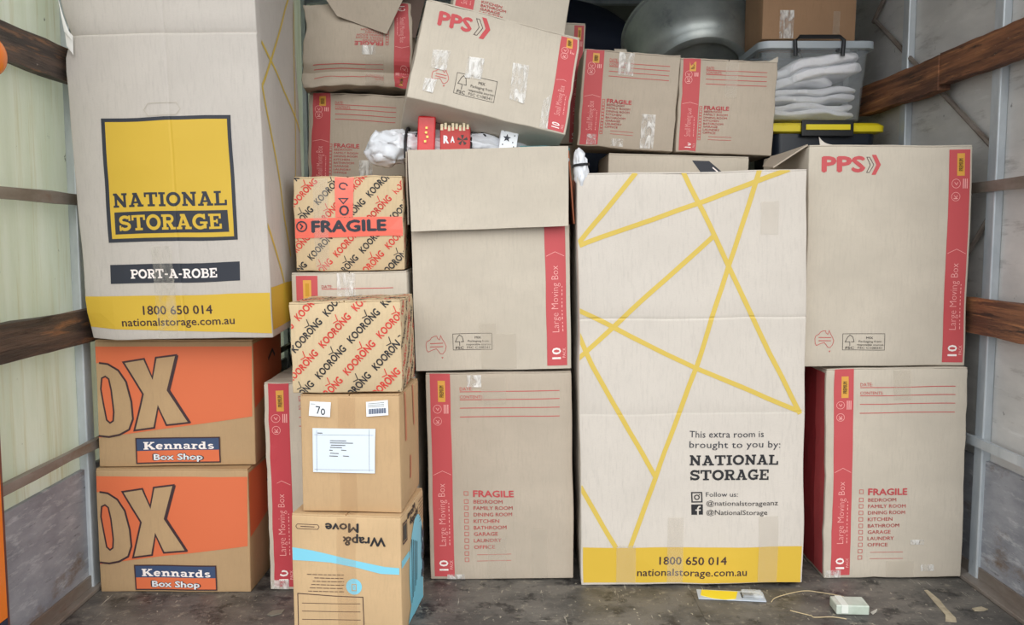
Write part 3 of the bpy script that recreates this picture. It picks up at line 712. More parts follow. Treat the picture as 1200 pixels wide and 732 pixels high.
P = Print(Lb, 'right', base=.0016); P.rect(.05, .17, .066, .296, flat('red_brown_tape', (196, 120, 84), .4)); P.rect(.15, .19, .165, .297, flat('red_brown_tape', (0, 0, 0))); P.rect(.1, .06, .116, .12, flat('red_brown_tape', (0, 0, 0))); P.build('packing_tape')
Ko = Box('patterned_carton', 'patterned red and black carton on top of the narrow stack, its top face in view', 'box', (-.5256, 2.105, .6135), (0, -1.2, -1.1), .2752, .24, .2255, M_CREAM, seed=9, seam='y', tape=TAPE, wob=.003, rough_edges=.003)
koorong(Ko, ('front', 'right', 'top'), off=(.011, .103))
# --- open box column
L_ = Box('large_moving_box', 'grey large moving box with red checklist on floor, under the open box', 'box', (-.2146, 2.43, 0), (0, -.97, -1.8), .4197, .41, .612, M_PPSD, seed=10, bulge=.005, wob=.003)
list_large(L_)
strips(L_, 'front', [(.05, .002, .1, .016, TAPEW), (.12, .57, .16, .605, TAPEW), (.17, .003, .225, .125), (.3, .003, .345, .15), (.16, .52, .23, .60)])
# open-topped box: four walls, bottom and flaps
Kb = Box('open_moving_box', 'grey open box with a front flap folded down, stuffed with bags and gifts', 'box', (-.2515, 2.43, .6165), (0, -1.42, -1.55), .4469, .41, .6248, M_PPS, seed=11, open_top=True, bulge=.004, wob=.003)
def shell(b, t=.004):
    def wall(nm, fn, A, B, mat):
        bm = bmesh.new(); g = [[[bm.verts.new(b.loc(fn(a, c, k))) for k in (0, t)] for c in B] for a in A]
        n, m = len(A)-1, len(B)-1
        for i in range(n):
            for j in range(m):
                for k, o in ((0, 1), (1, -1)):
                    q = [g[i][j][k], g[i+1][j][k], g[i+1][j+1][k], g[i][j+1][k]]; bm.faces.new(q[::o])
        for i in range(n):
            bm.faces.new((g[i][0][0], g[i][0][1], g[i+1][0][1], g[i+1][0][0])); bm.faces.new((g[i][m][0], g[i+1][m][0], g[i+1][m][1], g[i][m][1]))
        for j in range(m):
            bm.faces.new((g[0][j][0], g[0][j+1][0], g[0][j+1][1], g[0][j][1])); bm.faces.new((g[n][j][0], g[n][j][1], g[n][j+1][1], g[n][j+1][0]))
        bmesh.ops.recalc_face_normals(bm, faces=bm.faces)
        return link(nm, bm, mat, b.root)
    w, d, h = b.w, b.d, b.h
    wall('front_panel', lambda a, c, k: (a, k, c), b.gx, b.gz, b.mat)
    wall('back_panel', lambda a, c, k: (a, d-k, c), b.gx, b.gz, b.mat)
    wall('side_panel', lambda a, c, k: (k, a, c), [y for y in b.gy if t <= y <= d-t], b.gz, b.mat)
    wall('side_panel', lambda a, c, k: (w-k, a, c), [y for y in b.gy if t <= y <= d-t], b.gz, b.mat)
    wall('bottom_panel', lambda a, c, k: (a, c, k), [x for x in b.gx if t <= x <= w-t], [y for y in b.gy if t <= y <= d-t], b.mat)
shell(Kb)
def sheet(b, name, pts, mat, t=.004, n=10, bend=None):
    """a board flap from four local corners (order: hinge a, hinge b, free b, free a), with real thickness"""
    p = [Vector(q) for q in pts]; nn = (p[1]-p[0]).cross(p[3]-p[0]).normalized()
    bm = bmesh.new(); g = []
    for i in range(n+1):
        row = []
        for j in range(n+1):
            u, v = i/n, j/n; q = (p[0]*(1-u)+p[1]*u)*(1-v) + (p[3]*(1-u)+p[2]*u)*v
            if bend: q = q + nn*bend(u, v)
            q = q + noise.noise_vector(q*7+Vector((b.seed, 3, 5)))*.0025
            row.append([bm.verts.new(q + nn*k - b.off) for k in (0, t)])
        g.append(row)
    for i in range(n):
        for j in range(n):
            for k, o in ((0, -1), (1, 1)): bm.faces.new([g[i][j][k], g[i+1][j][k], g[i+1][j+1][k], g[i][j+1][k]][::o])
        bm.faces.new((g[i][0][0], g[i+1][0][0], g[i+1][0][1], g[i][0][1])); bm.faces.new((g[i][n][0], g[i][n][1], g[i+1][n][1], g[i+1][n][0]))
        bm.faces.new((g[0][i][0], g[0][i][1], g[0][i+1][1], g[0][i+1][0])); bm.faces.new((g[n][i][0], g[n][i+1][0], g[n][i+1][1], g[n][i][1]))
    bmesh.ops.recalc_face_normals(bm, faces=bm.faces)
    return link(name, bm, mat, b.root)
for fn in sheet_later: fn()
w, d, h = Kb.w, Kb.d, Kb.h
sheet(Kb, 'front_flap', ((-.002, -.006, h+.002), (w+.002, -.006, h+.002), (w-.004, -.036, h-.221), (.004, -.030, h-.226)), M_PPS, bend=lambda u, v: .006*math.sin(v*math.pi))
sheet(Kb, 'side_flap', ((w+.004, .006, h-.001), (w+.004, d-.01, h-.001), (w+.014, d-.02, h-.21), (w+.018, .012, h-.215)), flat('rust_brown_board', (186, 110, 76), .7))
sheet(Kb, 'side_flap', ((-.005, .006, h-.001), (-.005, d-.01, h-.001), (-.010, d-.02, h-.2), (-.007, .012, h-.205)), M_PPSD)
pps_face(Kb, uband=(.845, .975), logo=False, aus=(.07, .2, .835, .925), fsc=(.245, .495, .83, .905))
strips(Kb, 'front', [(.19, .003, .29, .105), (.185, .105, .235, .135)])
# contents of the open box: local helper to place at world coordinates
M_PLASTIC = noisy('white_soft_plastic', (232, 234, 238), (214, 218, 224), scale=9, rough=.35, bump=.5, bscale=14)
M_BLACKC = flat('black_cord', (24, 24, 28), .6)
bag = empty('quilted_bag', (-.12, 2.545, 1.243), label='puffy white plastic bag with black straps spilling out of the open box', cat='bag')
bm = bmesh.new(); bmesh.ops.create_icosphere(bm, subdivisions=5, radius=1)
for v in bm.verts:
    c = v.co.copy(); q = Vector((c.x*.225-.02, c.y*.075, c.z*.055+.018))
    if c.x < -.55: q.z += .02*(-c.x-.55)/.45; q.y -= .015
    if c.x > .2: q.z -= .025*(c.x-.2)
    n_ = noise.noise_vector(c*2.6+Vector((3, 1, 2)))*.012 + noise.noise_vector(c*7)*.006 + noise.noise_vector(Vector((c.x*18, c.y*5, c.z*5)))*.003
    v.co = q + n_
link('bag_body', bm, M_PLASTIC, bag, 'all')
bm = bmesh.new(); bmesh.ops.create_icosphere(bm, subdivisions=4, radius=1)
for v in bm.verts:
    c = v.co.copy(); v.co = Vector((c.x*.062-.215, c.y*.05-.05, c.z*.05+.01)) + noise.noise_vector(c*2+Vector((8, 1, 2)))*.016 + noise.noise_vector(c*5)*.005
link('knotted_end', bm, M_PLASTIC, bag, 'all')
for (x, r_, zc) in ((-.158, .062, .015), (.027, .06, .005)):
    bm = bmesh.new(); tube(bm, [(x, -.092*math.cos(R(a)) , zc-.02+ (r_+.018)*math.sin(R(a))) for a in range(-10, 195, 12)], .0045, 6); link('strap', bm, M_BLACKC, bag, 'all')
bm = bmesh.new(); tube(bm, [(-.135+.205*t, -.055+.03*math.sin(t*3.1), .045+.055*math.sin(t*math.pi)**.8) for t in [i/16 for i in range(17)]], .0038, 6); link('carry_cord', bm, M_BLACKC, bag, 'all')
M_GIFT = noisy('shiny_red_paper', (214, 34, 38), (190, 24, 30), scale=8, rough=.3, bump=.2)
M_GOLD = flat('gold_print', (222, 186, 96), .35, metal=.4)
g1 = empty('gift_bag', (-.222, 2.462, 1.215), (R(-4), R(2), R(4)), label='bright red gift box with gold marks wedged in the bag beside the first strap', cat='gift')
bm = bmesh.new(); bx(bm, -.024, -.02, 0, .026, .03, .125, 0, .004)
for v in bm.verts: v.co += noise.noise_vector(v.co*30)*.002
link('body', bm, M_GIFT, g1)
bm = bmesh.new(); tube(bm, [(-.02, .003, .128), (.022, .003, .130)], .012, 10); link('rolled_top', bm, flat('pale_pink_paper', (244, 214, 206), .5), g1)
bm = bmesh.new()
for k, (a, b_) in enumerate(((.0, .075), (.004, .063), (-.002, .05), (.001, .088))): bx(bm, a-.003, -.0245, b_, a+.003, -.0195, b_+.006)
link('gold_marks', bm, M_GOLD, g1)
g2 = empty('gift_card', (-.138, 2.462, 1.214), (R(-5), 0, R(-2)), label='dull red card packet with white writing lying against the puffy bag', cat='card')
bm = bmesh.new(); bx(bm, -.042, -.01, 0, .044, .012, .098, 0, .003); link('packet', bm, flat('dull_red_card', (190, 52, 48), .5), g2)
bm = bmesh.new()
for k in range(8): bx(bm, -.04+k*.0105, -.012, .088+.003*math.sin(k*2), -.033+k*.0105, .014, .106+.004*math.sin(k*2.3))
link('torn_paper_edge', bm, flat('cream_paper', (240, 226, 190), .6), g2)
vs, fs, WW = glyphs('R', .05); bm = bmesh.new(); tv = [bm.verts.new((-.032+x/WW*.016, -.0106, .052+y/CAPH*.02)) for x, y in vs]
for f in fs: bm.faces.new([tv[i] for i in f])
vs, fs, WW = glyphs('A', .05); tv = [bm.verts.new((-.012+x/WW*.012, -.0106, .054+y/CAPH*.016)) for x, y in vs]
for f in fs: bm.faces.new([tv[i] for i in f])
link('white_lettering', bm, PAPER, g2)
bm = bmesh.new()
for k in range(5):
    a = k*72; tv = [bm.verts.new((.022+.015*math.cos(R(a+90+t)), -.0106, .06+.015*rr*math.sin(R(a+90+t)) if False else .06+.015*rr*math.sin(R(a+90+t)))) for t, rr in ((-18, 1), (0, 1), (18, 1))]
    c0 = bm.verts.new((.022, -.0106, .06)); bm.faces.new((c0, *tv))
link('printed_rosette', bm, GREYI, g2)
g3 = empty('star_box', (.008, 2.475, 1.238), (R(-8), R(9), R(6)), label='little white box printed with a grey star and dots at the rim', cat='box')
bm = bmesh.new(); bx(bm, -.025, -.02, 0, .025, .02, .088, 0, .002); link('body', bm, PAPER, g3)
bm = bmesh.new(); c0 = bm.verts.new((-.006, -.0212, .04)); ring = [bm.verts.new((-.006+(.012 if k % 2 == 0 else .005)*math.cos(R(90+36*k)), -.0212, .04+(.012 if k % 2 == 0 else .005)*math.sin(R(90+36*k)))) for k in range(10)]
for k in range(10): bm.faces.new((c0, ring[k], ring[(k+1) % 10]))
for (x, z) in ((.012, .03), (.015, .05), (-.015, .06), (.006, .065), (.016, .018), (-.016, .02), (.004, .075)):
    bm.faces.new([bm.verts.new((x+.002*math.cos(a), -.0212, z+.002*math.sin(a))) for a in (0, 1.05, 2.1, 3.14, 4.2, 5.2)])
link('printed_star', bm, SLATE, g3)
cl = empty('folded_cloth', (.105, 2.475, 1.212), (0, R(3), 0), label='grey-teal folded cloth lying flat along the open box rim', cat='cloth')
for k, (zz, mt) in enumerate(((0, flat('grey_blue_cloth', (176, 190, 198), .9)), (.016, flat('grey_blue_cloth', (0, 0, 0))), (.03, flat('teal_cloth', (70, 120, 124), .9)))):
    bm = bmesh.new(); bx(bm, -.09+.03*(k == 2), -.05, zz, .08, .08, zz+.013, 0, .005)
    bmesh.ops.subdivide_edges(bm, edges=bm.edges[:], cuts=3, use_grid_fill=True)
    for v in bm.verts: v.co += noise.noise_vector(v.co*22+Vector((k, 0, 0)))*.004
    link('fold', bm, mt, cl, 'all')
pk = empty('white_pouch', (.222, 2.40, 1.13), (0, R(-6), 0), label='white pouch with a black band hanging over the rust-brown side flap', cat='pouch')
bm = bmesh.new(); bmesh.ops.create_icosphere(bm, subdivisions=4, radius=1)
for v in bm.verts:
    c = v.co.copy(); v.co = Vector((c.x*.020, c.y*.028, c.z*.062+.055)) + noise.noise_vector(c*3)*.006
link('body', bm, M_PLASTIC, pk, 'all')
bm = bmesh.new(); tube(bm, [(.022*math.cos(R(a)), .03*math.sin(R(a)), .07) for a in range(0, 360, 20)], .004, 6, True); link('band', bm, M_BLACKC, pk, 'all')
# --- big white box with yellow lines
Nb = Box('tall_moving_box', 'tall white box criss-crossed by yellow lines above a yellow contact band', 'box', (.2252, 2.38, 0), (0, -1.05, -1.4), .6335, .40, 1.174, M_WHITE, seed=12, bulge=.007, wob=.004,
         creases=((2, .77, .0022), (2, .50, .0008)))
P = Print(Nb, 'front')
for seg in (((745,203),(679,284)), ((679.5,287),(925,199)), ((800,200),(853,312),(937,484)), ((890,200),(853,312),(815,430),(738,641)), ((834,277),(676,423)),
            ((676,363),(815,431),(938,482)), ((677,392),(695,430),(767,558)), ((680,570),(722,641))):
    P.line([P.px(*p) for p in seg], .0135, YELP)
P.build('printed_lines')
P = Print(Nb, 'front'); P.poly([P.px(*p) for p in ((683.5,641),(939,640.5),(938.5,682.5),(684.5,682.5))], YEL)
P.pxtext('1800 650 014', 772.7, 661.5, 850, 661, 9, OUT, bold=.02); P.pxtext('nationalstorage.com.au', 747, 674.8, 875, 674.5, 8.2, OUT, bold=.015); P.build('printed_contact_band')
P = Print(Nb, 'front')
P.pxtext('This extra room is', 808, 512, 894, 512, 7.5, SLATE, space=1.03); P.pxtext('brought to you by:', 808, 524, 914, 524, 7.5, SLATE, space=1.03)
P.pxtext('NATIONAL', 808, 544, 912, 543.8, 11.6, BLACK, font='slab'); P.pxtext('STORAGE', 808.5, 561.4, 901.5, 561.2, 12, BLACK, font='slab')
P.pxtext('Follow us:', 826.5, 580.8, 864, 580.6, 5.3, SLATE); P.pxtext('@nationalstorageanz', 826.5, 591.2, 912, 591, 5.6, BLACK); P.pxtext('@NationalStorage', 826.5, 602, 899, 602, 5.6, BLACK)
a, c = P.px(810, 587), P.px(821.5, 575.8); P.frame(a[0], a[1], c[0], c[1], .0036, BLACK); mx, my = (a[0]+c[0])/2, (a[1]+c[1])/2
P.line(arc(mx, my, .0066, .0066, 0, 330, 11), .003, BLACK, 0, True); P.rect(mx+.006, my+.006, mx+.009, my+.009, BLACK)
a, c = P.px(809, 602.4), P.px(822.4, 589.8); P.rect(a[0], a[1], c[0], c[1], BLACK); mx = (a[0]+c[0])/2+.002
P.line([(mx, a[1]), (mx, c[1]-.012), (mx+.003, c[1]-.007), (mx+.008, c[1]-.006)], .0045, M_WHITE, 1); P.line([(mx-.007, a[1]+.014), (mx+.008, a[1]+.014)], .004, M_WHITE, 1)
P.build('printed_lettering')
strips(Nb, 'front', [(.10, .004, .155, .12), (.245, .004, .29, .20), (.505, .004, .56, .2), (.505, 1.0, .555, 1.09)])
# --- right column
Ob = Box('large_moving_box', 'grey large moving box with red three-letter logo stacked against the right-side planks', 'box', (.8633, 2.42, .631), (-.5, -.1, .8), .466, .41, .628, M_PPS, seed=13, bulge=.005, wob=.003)
Ob.root['label'] = 'grey moving box with red logo near its top corner, stacked beside the brown wall planks'
pps_face(Ob, uband=(.855, .985))
sheet(Ob, 'loose_flap', ((.0, .01, Ob.h-.0), (.0, .33, Ob.h-.002), (-.035, .30, Ob.h-.035), (-.085, .05, Ob.h-.06)), M_PPSD)
sheet(Ob, 'torn_tab', ((.03, .004, Ob.h), (.07, .006, Ob.h), (.05, .02, Ob.h+.004), (.026, .003, Ob.h+.022)), M_WHITE, t=.002, n=3)
Pb = Box('large_moving_box', 'grey checklist box on the floor at the wall, its dark red side face showing', 'box', (.9415, 2.425, 0), (0, -1.0, -1.4), .4025, .41, .6225, M_PPS, seed=14, bulge=.004, wob=.003, rough_edges=.002)
list_large(Pb, u=(.055, .19))
P = Print(Pb, 'left'); P.rect(.33, .01, .402, .61, RED); P.text('Large Moving Box', (.385, .1), (.385, .29), .02, REDP, 1); P.build('printed_band')
P = Print(Pb, 'left'); P.rect(.10, .01, .33, .61, flat('dark_red_ink', (150, 40, 48), .6)); P.build('printed_panel')
strips(Pb, 'front', [(.002, .003, .05, .025, TAPEW), (.25, .10, .29, .115, TAPEW), (.28, .02, .32, .04, TAPEW), (.19, .53, .24, .615), (.18, .003, .26, .05)])
# --- second row: rolled small boxes on the light box with the black mark
Tb = Box('pale_carton', 'pale carton with a black slanted mark showing just above the tall white box', 'box', (.3365, 2.84, .9), (0, 1.48, 0), .4641, .3, .376, M_PPS, seed=15, bulge=.002)
P = Print(Tb, 'front', base=.001); P.poly([P.px(*p) for p in ((811,188),(831,188.5),(848,203),(822,203))], SLATE)
P.line([P.px(835, 196), P.px(841, 201)], .004, WHITEI, 1); P.build('printed_mark')
Qb = Box('small_moving_box', 'small red-banded box, one end of the tilted pair under the metal tub, shiny tape streaks', 'box', (.2419, 2.84, 1.3015), (0, 3.98, 0), .3165, .22, .311, M_PPSD, seed=16, seam='y', tape=TAPEW, rough_edges=.003)
list_large(Qb, kind='Small', u=(.025, .21))
strips(Qb, 'front', [(.115, .235, .165, .308, TAPEW), (.205, .006, .25, .115, TAPEW), (.03, .006, .06, .04, TAPEW), (.11, .006, .15, .03, TAPEW)])
sheet(Qb, 'loose_flap', ((.10, .003, Qb.h), (.14, .003, Qb.h), (.14, .03, Qb.h+.012), (.10, .03, Qb.h+.010)), M_PPS, t=.002, n=3)
Rb = Box('small_moving_box', 'small red-banded box of the tilted pair, beside the clear tub of towels', 'box', (.5657, 2.84, 1.2805), (0, 2.56, 0), .3185, .22, .3045, M_PPSD, seed=17, seam='y', rough_edges=.003)
list_large(Rb, kind='Small', u=(.03, .21))
strips(Rb, 'front', [(.15, .18, .19, .3, TAPE)])
sheet(Rb, 'torn_corner', ((.28, .002, Rb.h-.002), (.3175, .002, Rb.h-.002), (.318, .004, Rb.h+.018), (.30, .003, Rb.h+.006)), M_PPS, t=.002, n=3)
Sb = Box('small_moving_box', 'dark red-edged box, only a sliver between the big tilted box and tape-streaked box', 'box', (-.0556, 3.10, 1.3473), (0, 2.48, 0), .33, .28, .4218, M_PPS, seed=18)
pps_face(Sb, 'Small', uband=(.88, .985), logo=False)
Fb = Box('small_moving_box', 'small grey box with red band and checklist, directly behind the pink-taped carton', 'box', (-.6502, 2.87, 1.152), (-.2, 2.0, -2.5), .3200, .3, .322, M_PPSD, seed=19, rough_edges=.006, bulge=.01, wob=.005, res=.02)
list_large(Fb, kind='Small', u=(.04, .225))
strips(Fb, 'front', [(.17, .05, .215, .11, TAPEW)])
def crush(p, q):
    k = max(0, 1-p.z/.09); q = q + Vector((0, -.012*math.sin(p.x*14)*k, 0)); q.y += .02*math.exp(-((p.z-.045)/.02)**2)
    q.x += .02*math.exp(-((p.z-.2)/.07)**2)*(1-p.x/.34)
    return q
Gb = Box('crushed_moving_box', 'crushed grey box printed upside down, slumped over the box behind the pink-taped carton', 'box', (-.645, 2.80, 1.4785), (0, -1.0, 5.0), .352, .3, .262, M_PPSD, seed=20, flaps=False, bulge=.012, wob=.007, rough_edges=.008, warp=crush, res=.011)
list_large(Gb, kind='Small', flip=True, u=(.03, .17))
strips(Gb, 'front', [(.19, .10, .235, .13, TAPEW), (.2, .003, .26, .1, TAPE)])
sheet(Gb, 'drooping_flap', ((.05, -.05, Gb.h+.06), (.375, -.06, Gb.h+.09), (.275, -.03, Gb.h-.10), (.12, -.03, Gb.h-.045)), M_PPSD, bend=lambda u, v: .012*math.sin(u*math.pi)*v)
sheet(Gb, 'shade_flap', ((.30, .0, Gb.h+.10), (.42, .01, Gb.h+.10), (.365, .0, Gb.h-.105), (.25, .0, Gb.h-.10)), flat('shaded_gap_board', (96, 80, 72), .85))  # dark sheet painted as the shadowed gap beside the drooping flap
# --- the big tilted box and the one it carries
Hrot = (-18.9, 12.1, 7.8)
Hb = Box('tilted_moving_box', 'grey box tipped sideways over the open box, red three-letter logo upside up', 'box', (-.2635, 2.37, 1.3812), Hrot, .4549, .3, .3148, M_PPS, seed=21, bulge=.006, wob=.003, rough_edges=.003)
Hb.root['label'] = 'grey box tipped at an angle over the open box, with red logo and silver tapes'
pps_face(Hb, 'Small', uband=(.875, .985), pps=(.10, .30, .10, .235), chev=(.325, .42, .06, .28), aus=(.12, .225, .66, .80), fsc=(.27, .52, .66, .86), v0=.03)
P0 = Print(Hb, 'front')
for q in (((562,118-58),(0,0)),):
    pass
def pxquad(b, face, quads, mat, name='packing_tape', base=.0032):
    for pts in quads:
        P = Print(b, face, base=base); P.poly([P.px(*p) for p in pts], mat); P.build(name)
pxquad(Hb, 'front', [((507,59),(528,61),(522,84),(504,80)), ((548,68),(567,71),(564,95),(544,92)), ((600,76),(619,79),(614,123),(596,117)), ((497,92),(512,94),(507,110),(495,107)), ((636,120),(645,112),(642,152),(632,150))], TAPEW)
P = Print(Hb, 'bottom', base=.0008)
P.frame(.05, .10, .16, .19, .004, SLATE); P.frame(.20, .14, .25, .19, .004, SLATE); P.build('printed_marks')
HR = Euler([R(a) for a in Hrot]).to_matrix()
Io = Vector((-.2635, 2.37, 1.3812)) + HR @ Vector((.075, .07, .3175))
Ib = Box('small_moving_box', 'grey box riding on the tipped box, cut off by the top edge, shadowed side', 'box', Io, Hrot, .345, .22, .33, M_PPS, seed=22, bulge=.003)
Ib.root['label'] = 'grey box resting on top of the tipped box, red list at its lower edge'
P = Print(Ib, 'front'); band(P, .02, .18, 'Small'); P.build('printed_band')
P = Print(Ib, 'front')
for k, (t, e_) in enumerate((('KITCHEN', .42), ('BATHROOM', .46), ('GARAGE', .41), ('LAUNDRY', .44), ('OFFICE', .40))):
    P.text(t, P.f(.24, .78+k*.035), P.f(e_, .78+k*.035), .008, REDP, bold=.02)
P.build('printed_checklist')
# --- support boxes standing out of sight in the second row (they carry the visible ones)
def plain(name, label, o, w, d, h, seed, mat=M_PPSD):
    return Box(name, label, 'box', o, (0, 0, 0), w, d, h, mat, seed=seed, wob=.001, bulge=.001)
plain('plain_box', 'plain box on the floor in the second row behind the narrow stack', (-.68, 2.87, 0), .40, .33, .60, 31)
plain('plain_box', 'plain box stacked under the small checklist box behind the pink-taped carton', (-.68, 2.875, .601), .40, .32, .537, 32)
plain('plain_box', 'plain box on the floor behind the tall white box', (.33, 2.86, 0), .48, .30, .45, 33)
plain('plain_box', 'plain box stacked under the pale carton with the black mark', (.33, 2.85, .451), .48, .30, .436, 34)
plain('plain_box', 'plain box on the floor in the third row behind the open box', (-.09, 3.10, 0), .38, .30, .66, 35)
plain('plain_box', 'plain box stacked under the sliver of dark red-edged box', (-.09, 3.10, .661), .38, .30, .668, 36)
plain('plain_box', 'plain box on the floor behind the checklist box at the wall', (.92, 3.05, 0), .42, .33, .50, 37)
plain('plain_box', 'plain box stacked under the black tub with the yellow lid', (.92, 3.05, .501), .42, .33, .497, 38)
plain('plain_box', 'plain box on the floor under the metal tub', (.46, 3.20, 0), .42, .55, .74, 39)
plain('plain_box', 'plain box stacked directly under the metal tub', (.46, 3.20, .741), .42, .55, .72, 40)

# ================================================================== tubs, towels, pot
def tub_ring(bm, rows, n=6, wall=None):
    """stack of rounded rectangles: rows = (half_w, half_d, z, corner)"""
    rings = []
    for (a, b_, z, r) in rows:
        pts = []
        for cx, cy, a0 in ((a-r, b_-r, 0), (-a+r, b_-r, 90), (-a+r, -b_+r, 180), (a-r, -b_+r, 270)):
            pts += [(cx+r*math.cos(R(a0+90*i/n)), cy+r*math.sin(R(a0+90*i/n)), z) for i in range(n+1)]
        rings.append([bm.verts.new(p) for p in pts])
    for A_, B_ in zip(rings, rings[1:]):
        m = len(A_)
        for k in range(m): bm.faces.new((A_[k], A_[(k+1) % m], B_[(k+1) % m], B_[k]))
    bm.faces.new(rings[0][::-1])
    return rings
M_CLEAR = flat('cloudy_clear_plastic', (214, 222, 228), .1, alpha=.13)
M_CLEARR = flat('clear_plastic_rim', (196, 206, 214), .2, alpha=.72)
M_BLKP = flat('black_plastic', (26, 28, 32), .4); M_YELP = flat('yellow_plastic', (248, 226, 40), .4)
M_DARKT = flat('smoky_dark_plastic', (30, 38, 50), .3)
tx, ty, tz = 1.105, 3.20, 1.416
tub = empty('storage_tub', (tx, ty, tz), (0, 0, R(-.7)), label='clear plastic tub full of white towels with black carry handle', cat='tub')
bm = bmesh.new(); a0, b0, a1, b1, th = .170, .125, .192, .142, .004
rg = tub_ring(bm, [(a0, b0, 0, .03), (a1, b1, .262, .035), (a1-th, b1-th, .262, .033), (a0-th, b0-th, .005, .028)])
bm.faces.new(rg[-1]); link('tub_wall', bm, M_CLEAR, tub, True)
bm = bmesh.new(); rg = tub_ring(bm, [(a1+.001, b1+.001, .240, .036), (a1+.014, b1+.014, .244, .04), (a1+.014, b1+.014, .268, .04), (a1-.004, b1-.004, .268, .034), (a1-.004, b1-.004, .262, .034)])
bm.faces.remove([f for f in bm.faces if len(f.verts) > 10][0]); link('rim', bm, M_CLEARR, tub, True)
bm = bmesh.new(); yh = -(b1+.022)
tube(bm, [(-.082, yh, .215), (-.085, yh, .268), (-.07, yh, .280), (.07, yh, .280), (.085, yh, .268), (.082, yh, .215)], .0075, 8); hnd = link('carry_handle', bm, M_BLKP, tub, True)
for x in (-.07, .07):
    bm = bmesh.new(); tube(bm, [(x, -b1-.004, .235), (x, -b1-.018, .235)], .006, 10); link('pivot', bm, M_BLKP, hnd, True)
M_TOWEL = noisy('white_towelling', (250, 250, 252), (240, 240, 246), scale=20, rough=.95, bump=.9, bscale=160)
def towel(loc, lx, ly, lz, layers, seed, label, lean=0, arch=0):
    t = empty('folded_towel', loc, (0, R(lean), 0), label=label, cat='towel', group='white towels in the clear tub')
    for k in range(layers):
        bm = bmesh.new(); bmesh.ops.create_cube(bm, size=1); bmesh.ops.subdivide_edges(bm, edges=bm.edges[:], cuts=14, use_grid_fill=True)
        hh = lz/layers
        for v in bm.verts:
            c = v.co*2; e = 5
            f = (abs(c.x)**e+abs(c.y)**e+abs(c.z)**2.4)**(1/e) if c.length > 0 else 1
            f2 = max(1e-6, (abs(c.x)**4+abs(c.z)**4+abs(c.y)**4)**.25)
            c = c/f2*max(abs(c.x), abs(c.y), abs(c.z))
            p_ = Vector((c.x*lx/2, c.y*ly/2, c.z*hh*.56+hh*(k+.5)))
            p_.z += arch*(1-(p_.x/(lx/2))**2) + .004*math.sin(p_.x*30+seed+k)
            p_ += noise.noise_vector(p_*13+Vector((seed, k, 0)))*.011 + noise.noise_vector(p_*45+Vector((seed, k, 3)))*.0025
            v.co = p_
        link('towel_fold', bm, M_TOWEL, t, 'all')
    return t
towel((tx, ty-.01, tz+.010), .325, .22, .05, 2, 1, 'white folded towel at the very bottom of the clear tub')
towel((tx, ty-.01, tz+.062), .335, .23, .05, 2, 4, 'white folded towel in the middle of the clear tub', lean=-2)
towel((tx-.05, ty-.01, tz+.114), .255, .225, .07, 2, 7, 'white folded towel sagging over the middle one in the tub', lean=-4, arch=.004)
towel((tx+.04, ty-.03, tz+.136), .285, .23, .08, 2, 9, 'thick rolled white towel on top of the others in the tub', lean=-11, arch=.012)
dx, dy, dz = 1.138, 3.185, 1.0
dt = empty('lidded_tub', (dx, dy, dz), label='smoky black tub with bright yellow lid under the clear tub', cat='tub')
bm = bmesh.new(); tub_ring(bm, [(.165, .115, 0, .03), (.185, .132, .365, .035), (.180, .127, .365, .033)]); 
rgs = [f for f in bm.faces]; link('tub_wall', bm, M_DARKT, dt, True)
bm = bmesh.new(); rg = tub_ring(bm, [(.19, .137, .366, .035), (.212, .145, .372, .03), (.213, .146, .392, .03), (.20, .135, .402, .03), (.16, .10, .402, .03), (.155, .095, .396, .02)])
bm.faces.new(rg[-1]); link('lid', bm, M_YELP, dt, True)
bm = bmesh.new(); bx(bm, -.092, -.160, .352, .092, -.147, .41, 0, .004); latch = link('latch', bm, M_BLKP, dt)
bm = bmesh.new(); bx(bm, -.078, -.164, .375, .078, -.1605, .394, 0, .001); link('latch_grip', bm, M_YELP, latch)
for x in (-.07, .06):
    bm = bmesh.new(); bx(bm, x-.012, -.152, .385, x+.012, -.146, .408, 0, .001); link('lid_clip', bm, M_BLKP, dt)
Vb = Box('brown_carton', 'brown carton with blistered clear tape standing across the clear tub', 'box', (.9139, 3.085, 1.698), (0, .7, 0), .3332, .22, .3, M_BROWN, seed=23)
strips(Vb, 'front', [(.06, .003, .11, .1, TAPEW), (.25, .003, .275, .1, TAPE)])
# big metal tub, tipped so its foot faces out
M_ALU = noisy('dull_aluminium', (176, 182, 180), (142, 150, 150), scale=6, rough=.42, metal=.6, bump=.12, bscale=20, extra=[((96, 104, 106), 9, (1, 1, 1), .6, .8), ((180, 186, 184), 40, (1, 1, 1), .7, .8)])
pot = empty('metal_tub', (.765, 3.40, 1.625), (R(-36), 0, R(4)), label='big round dull aluminium tub tipped back behind the tilted pair of small boxes', cat='tub')
bm = bmesh.new(); lathe(bm, [(.04, .018), (.160, .016), (.166, .004), (.188, .0), (.196, .003), (.205, .024), (.212, .030), (.228, .05), (.238, .08), (.262, .21), (.268, .232)], 64); link('tub_bowl', bm, M_ALU, pot, True)
bm = bmesh.new(); lathe(bm, [(.262, .226), (.276, .228), (.278, .238), (.262, .240), (.255, .20), (.20, .05), (.02, .035)], 64); link('rolled_rim', bm, M_ALU, pot, True)
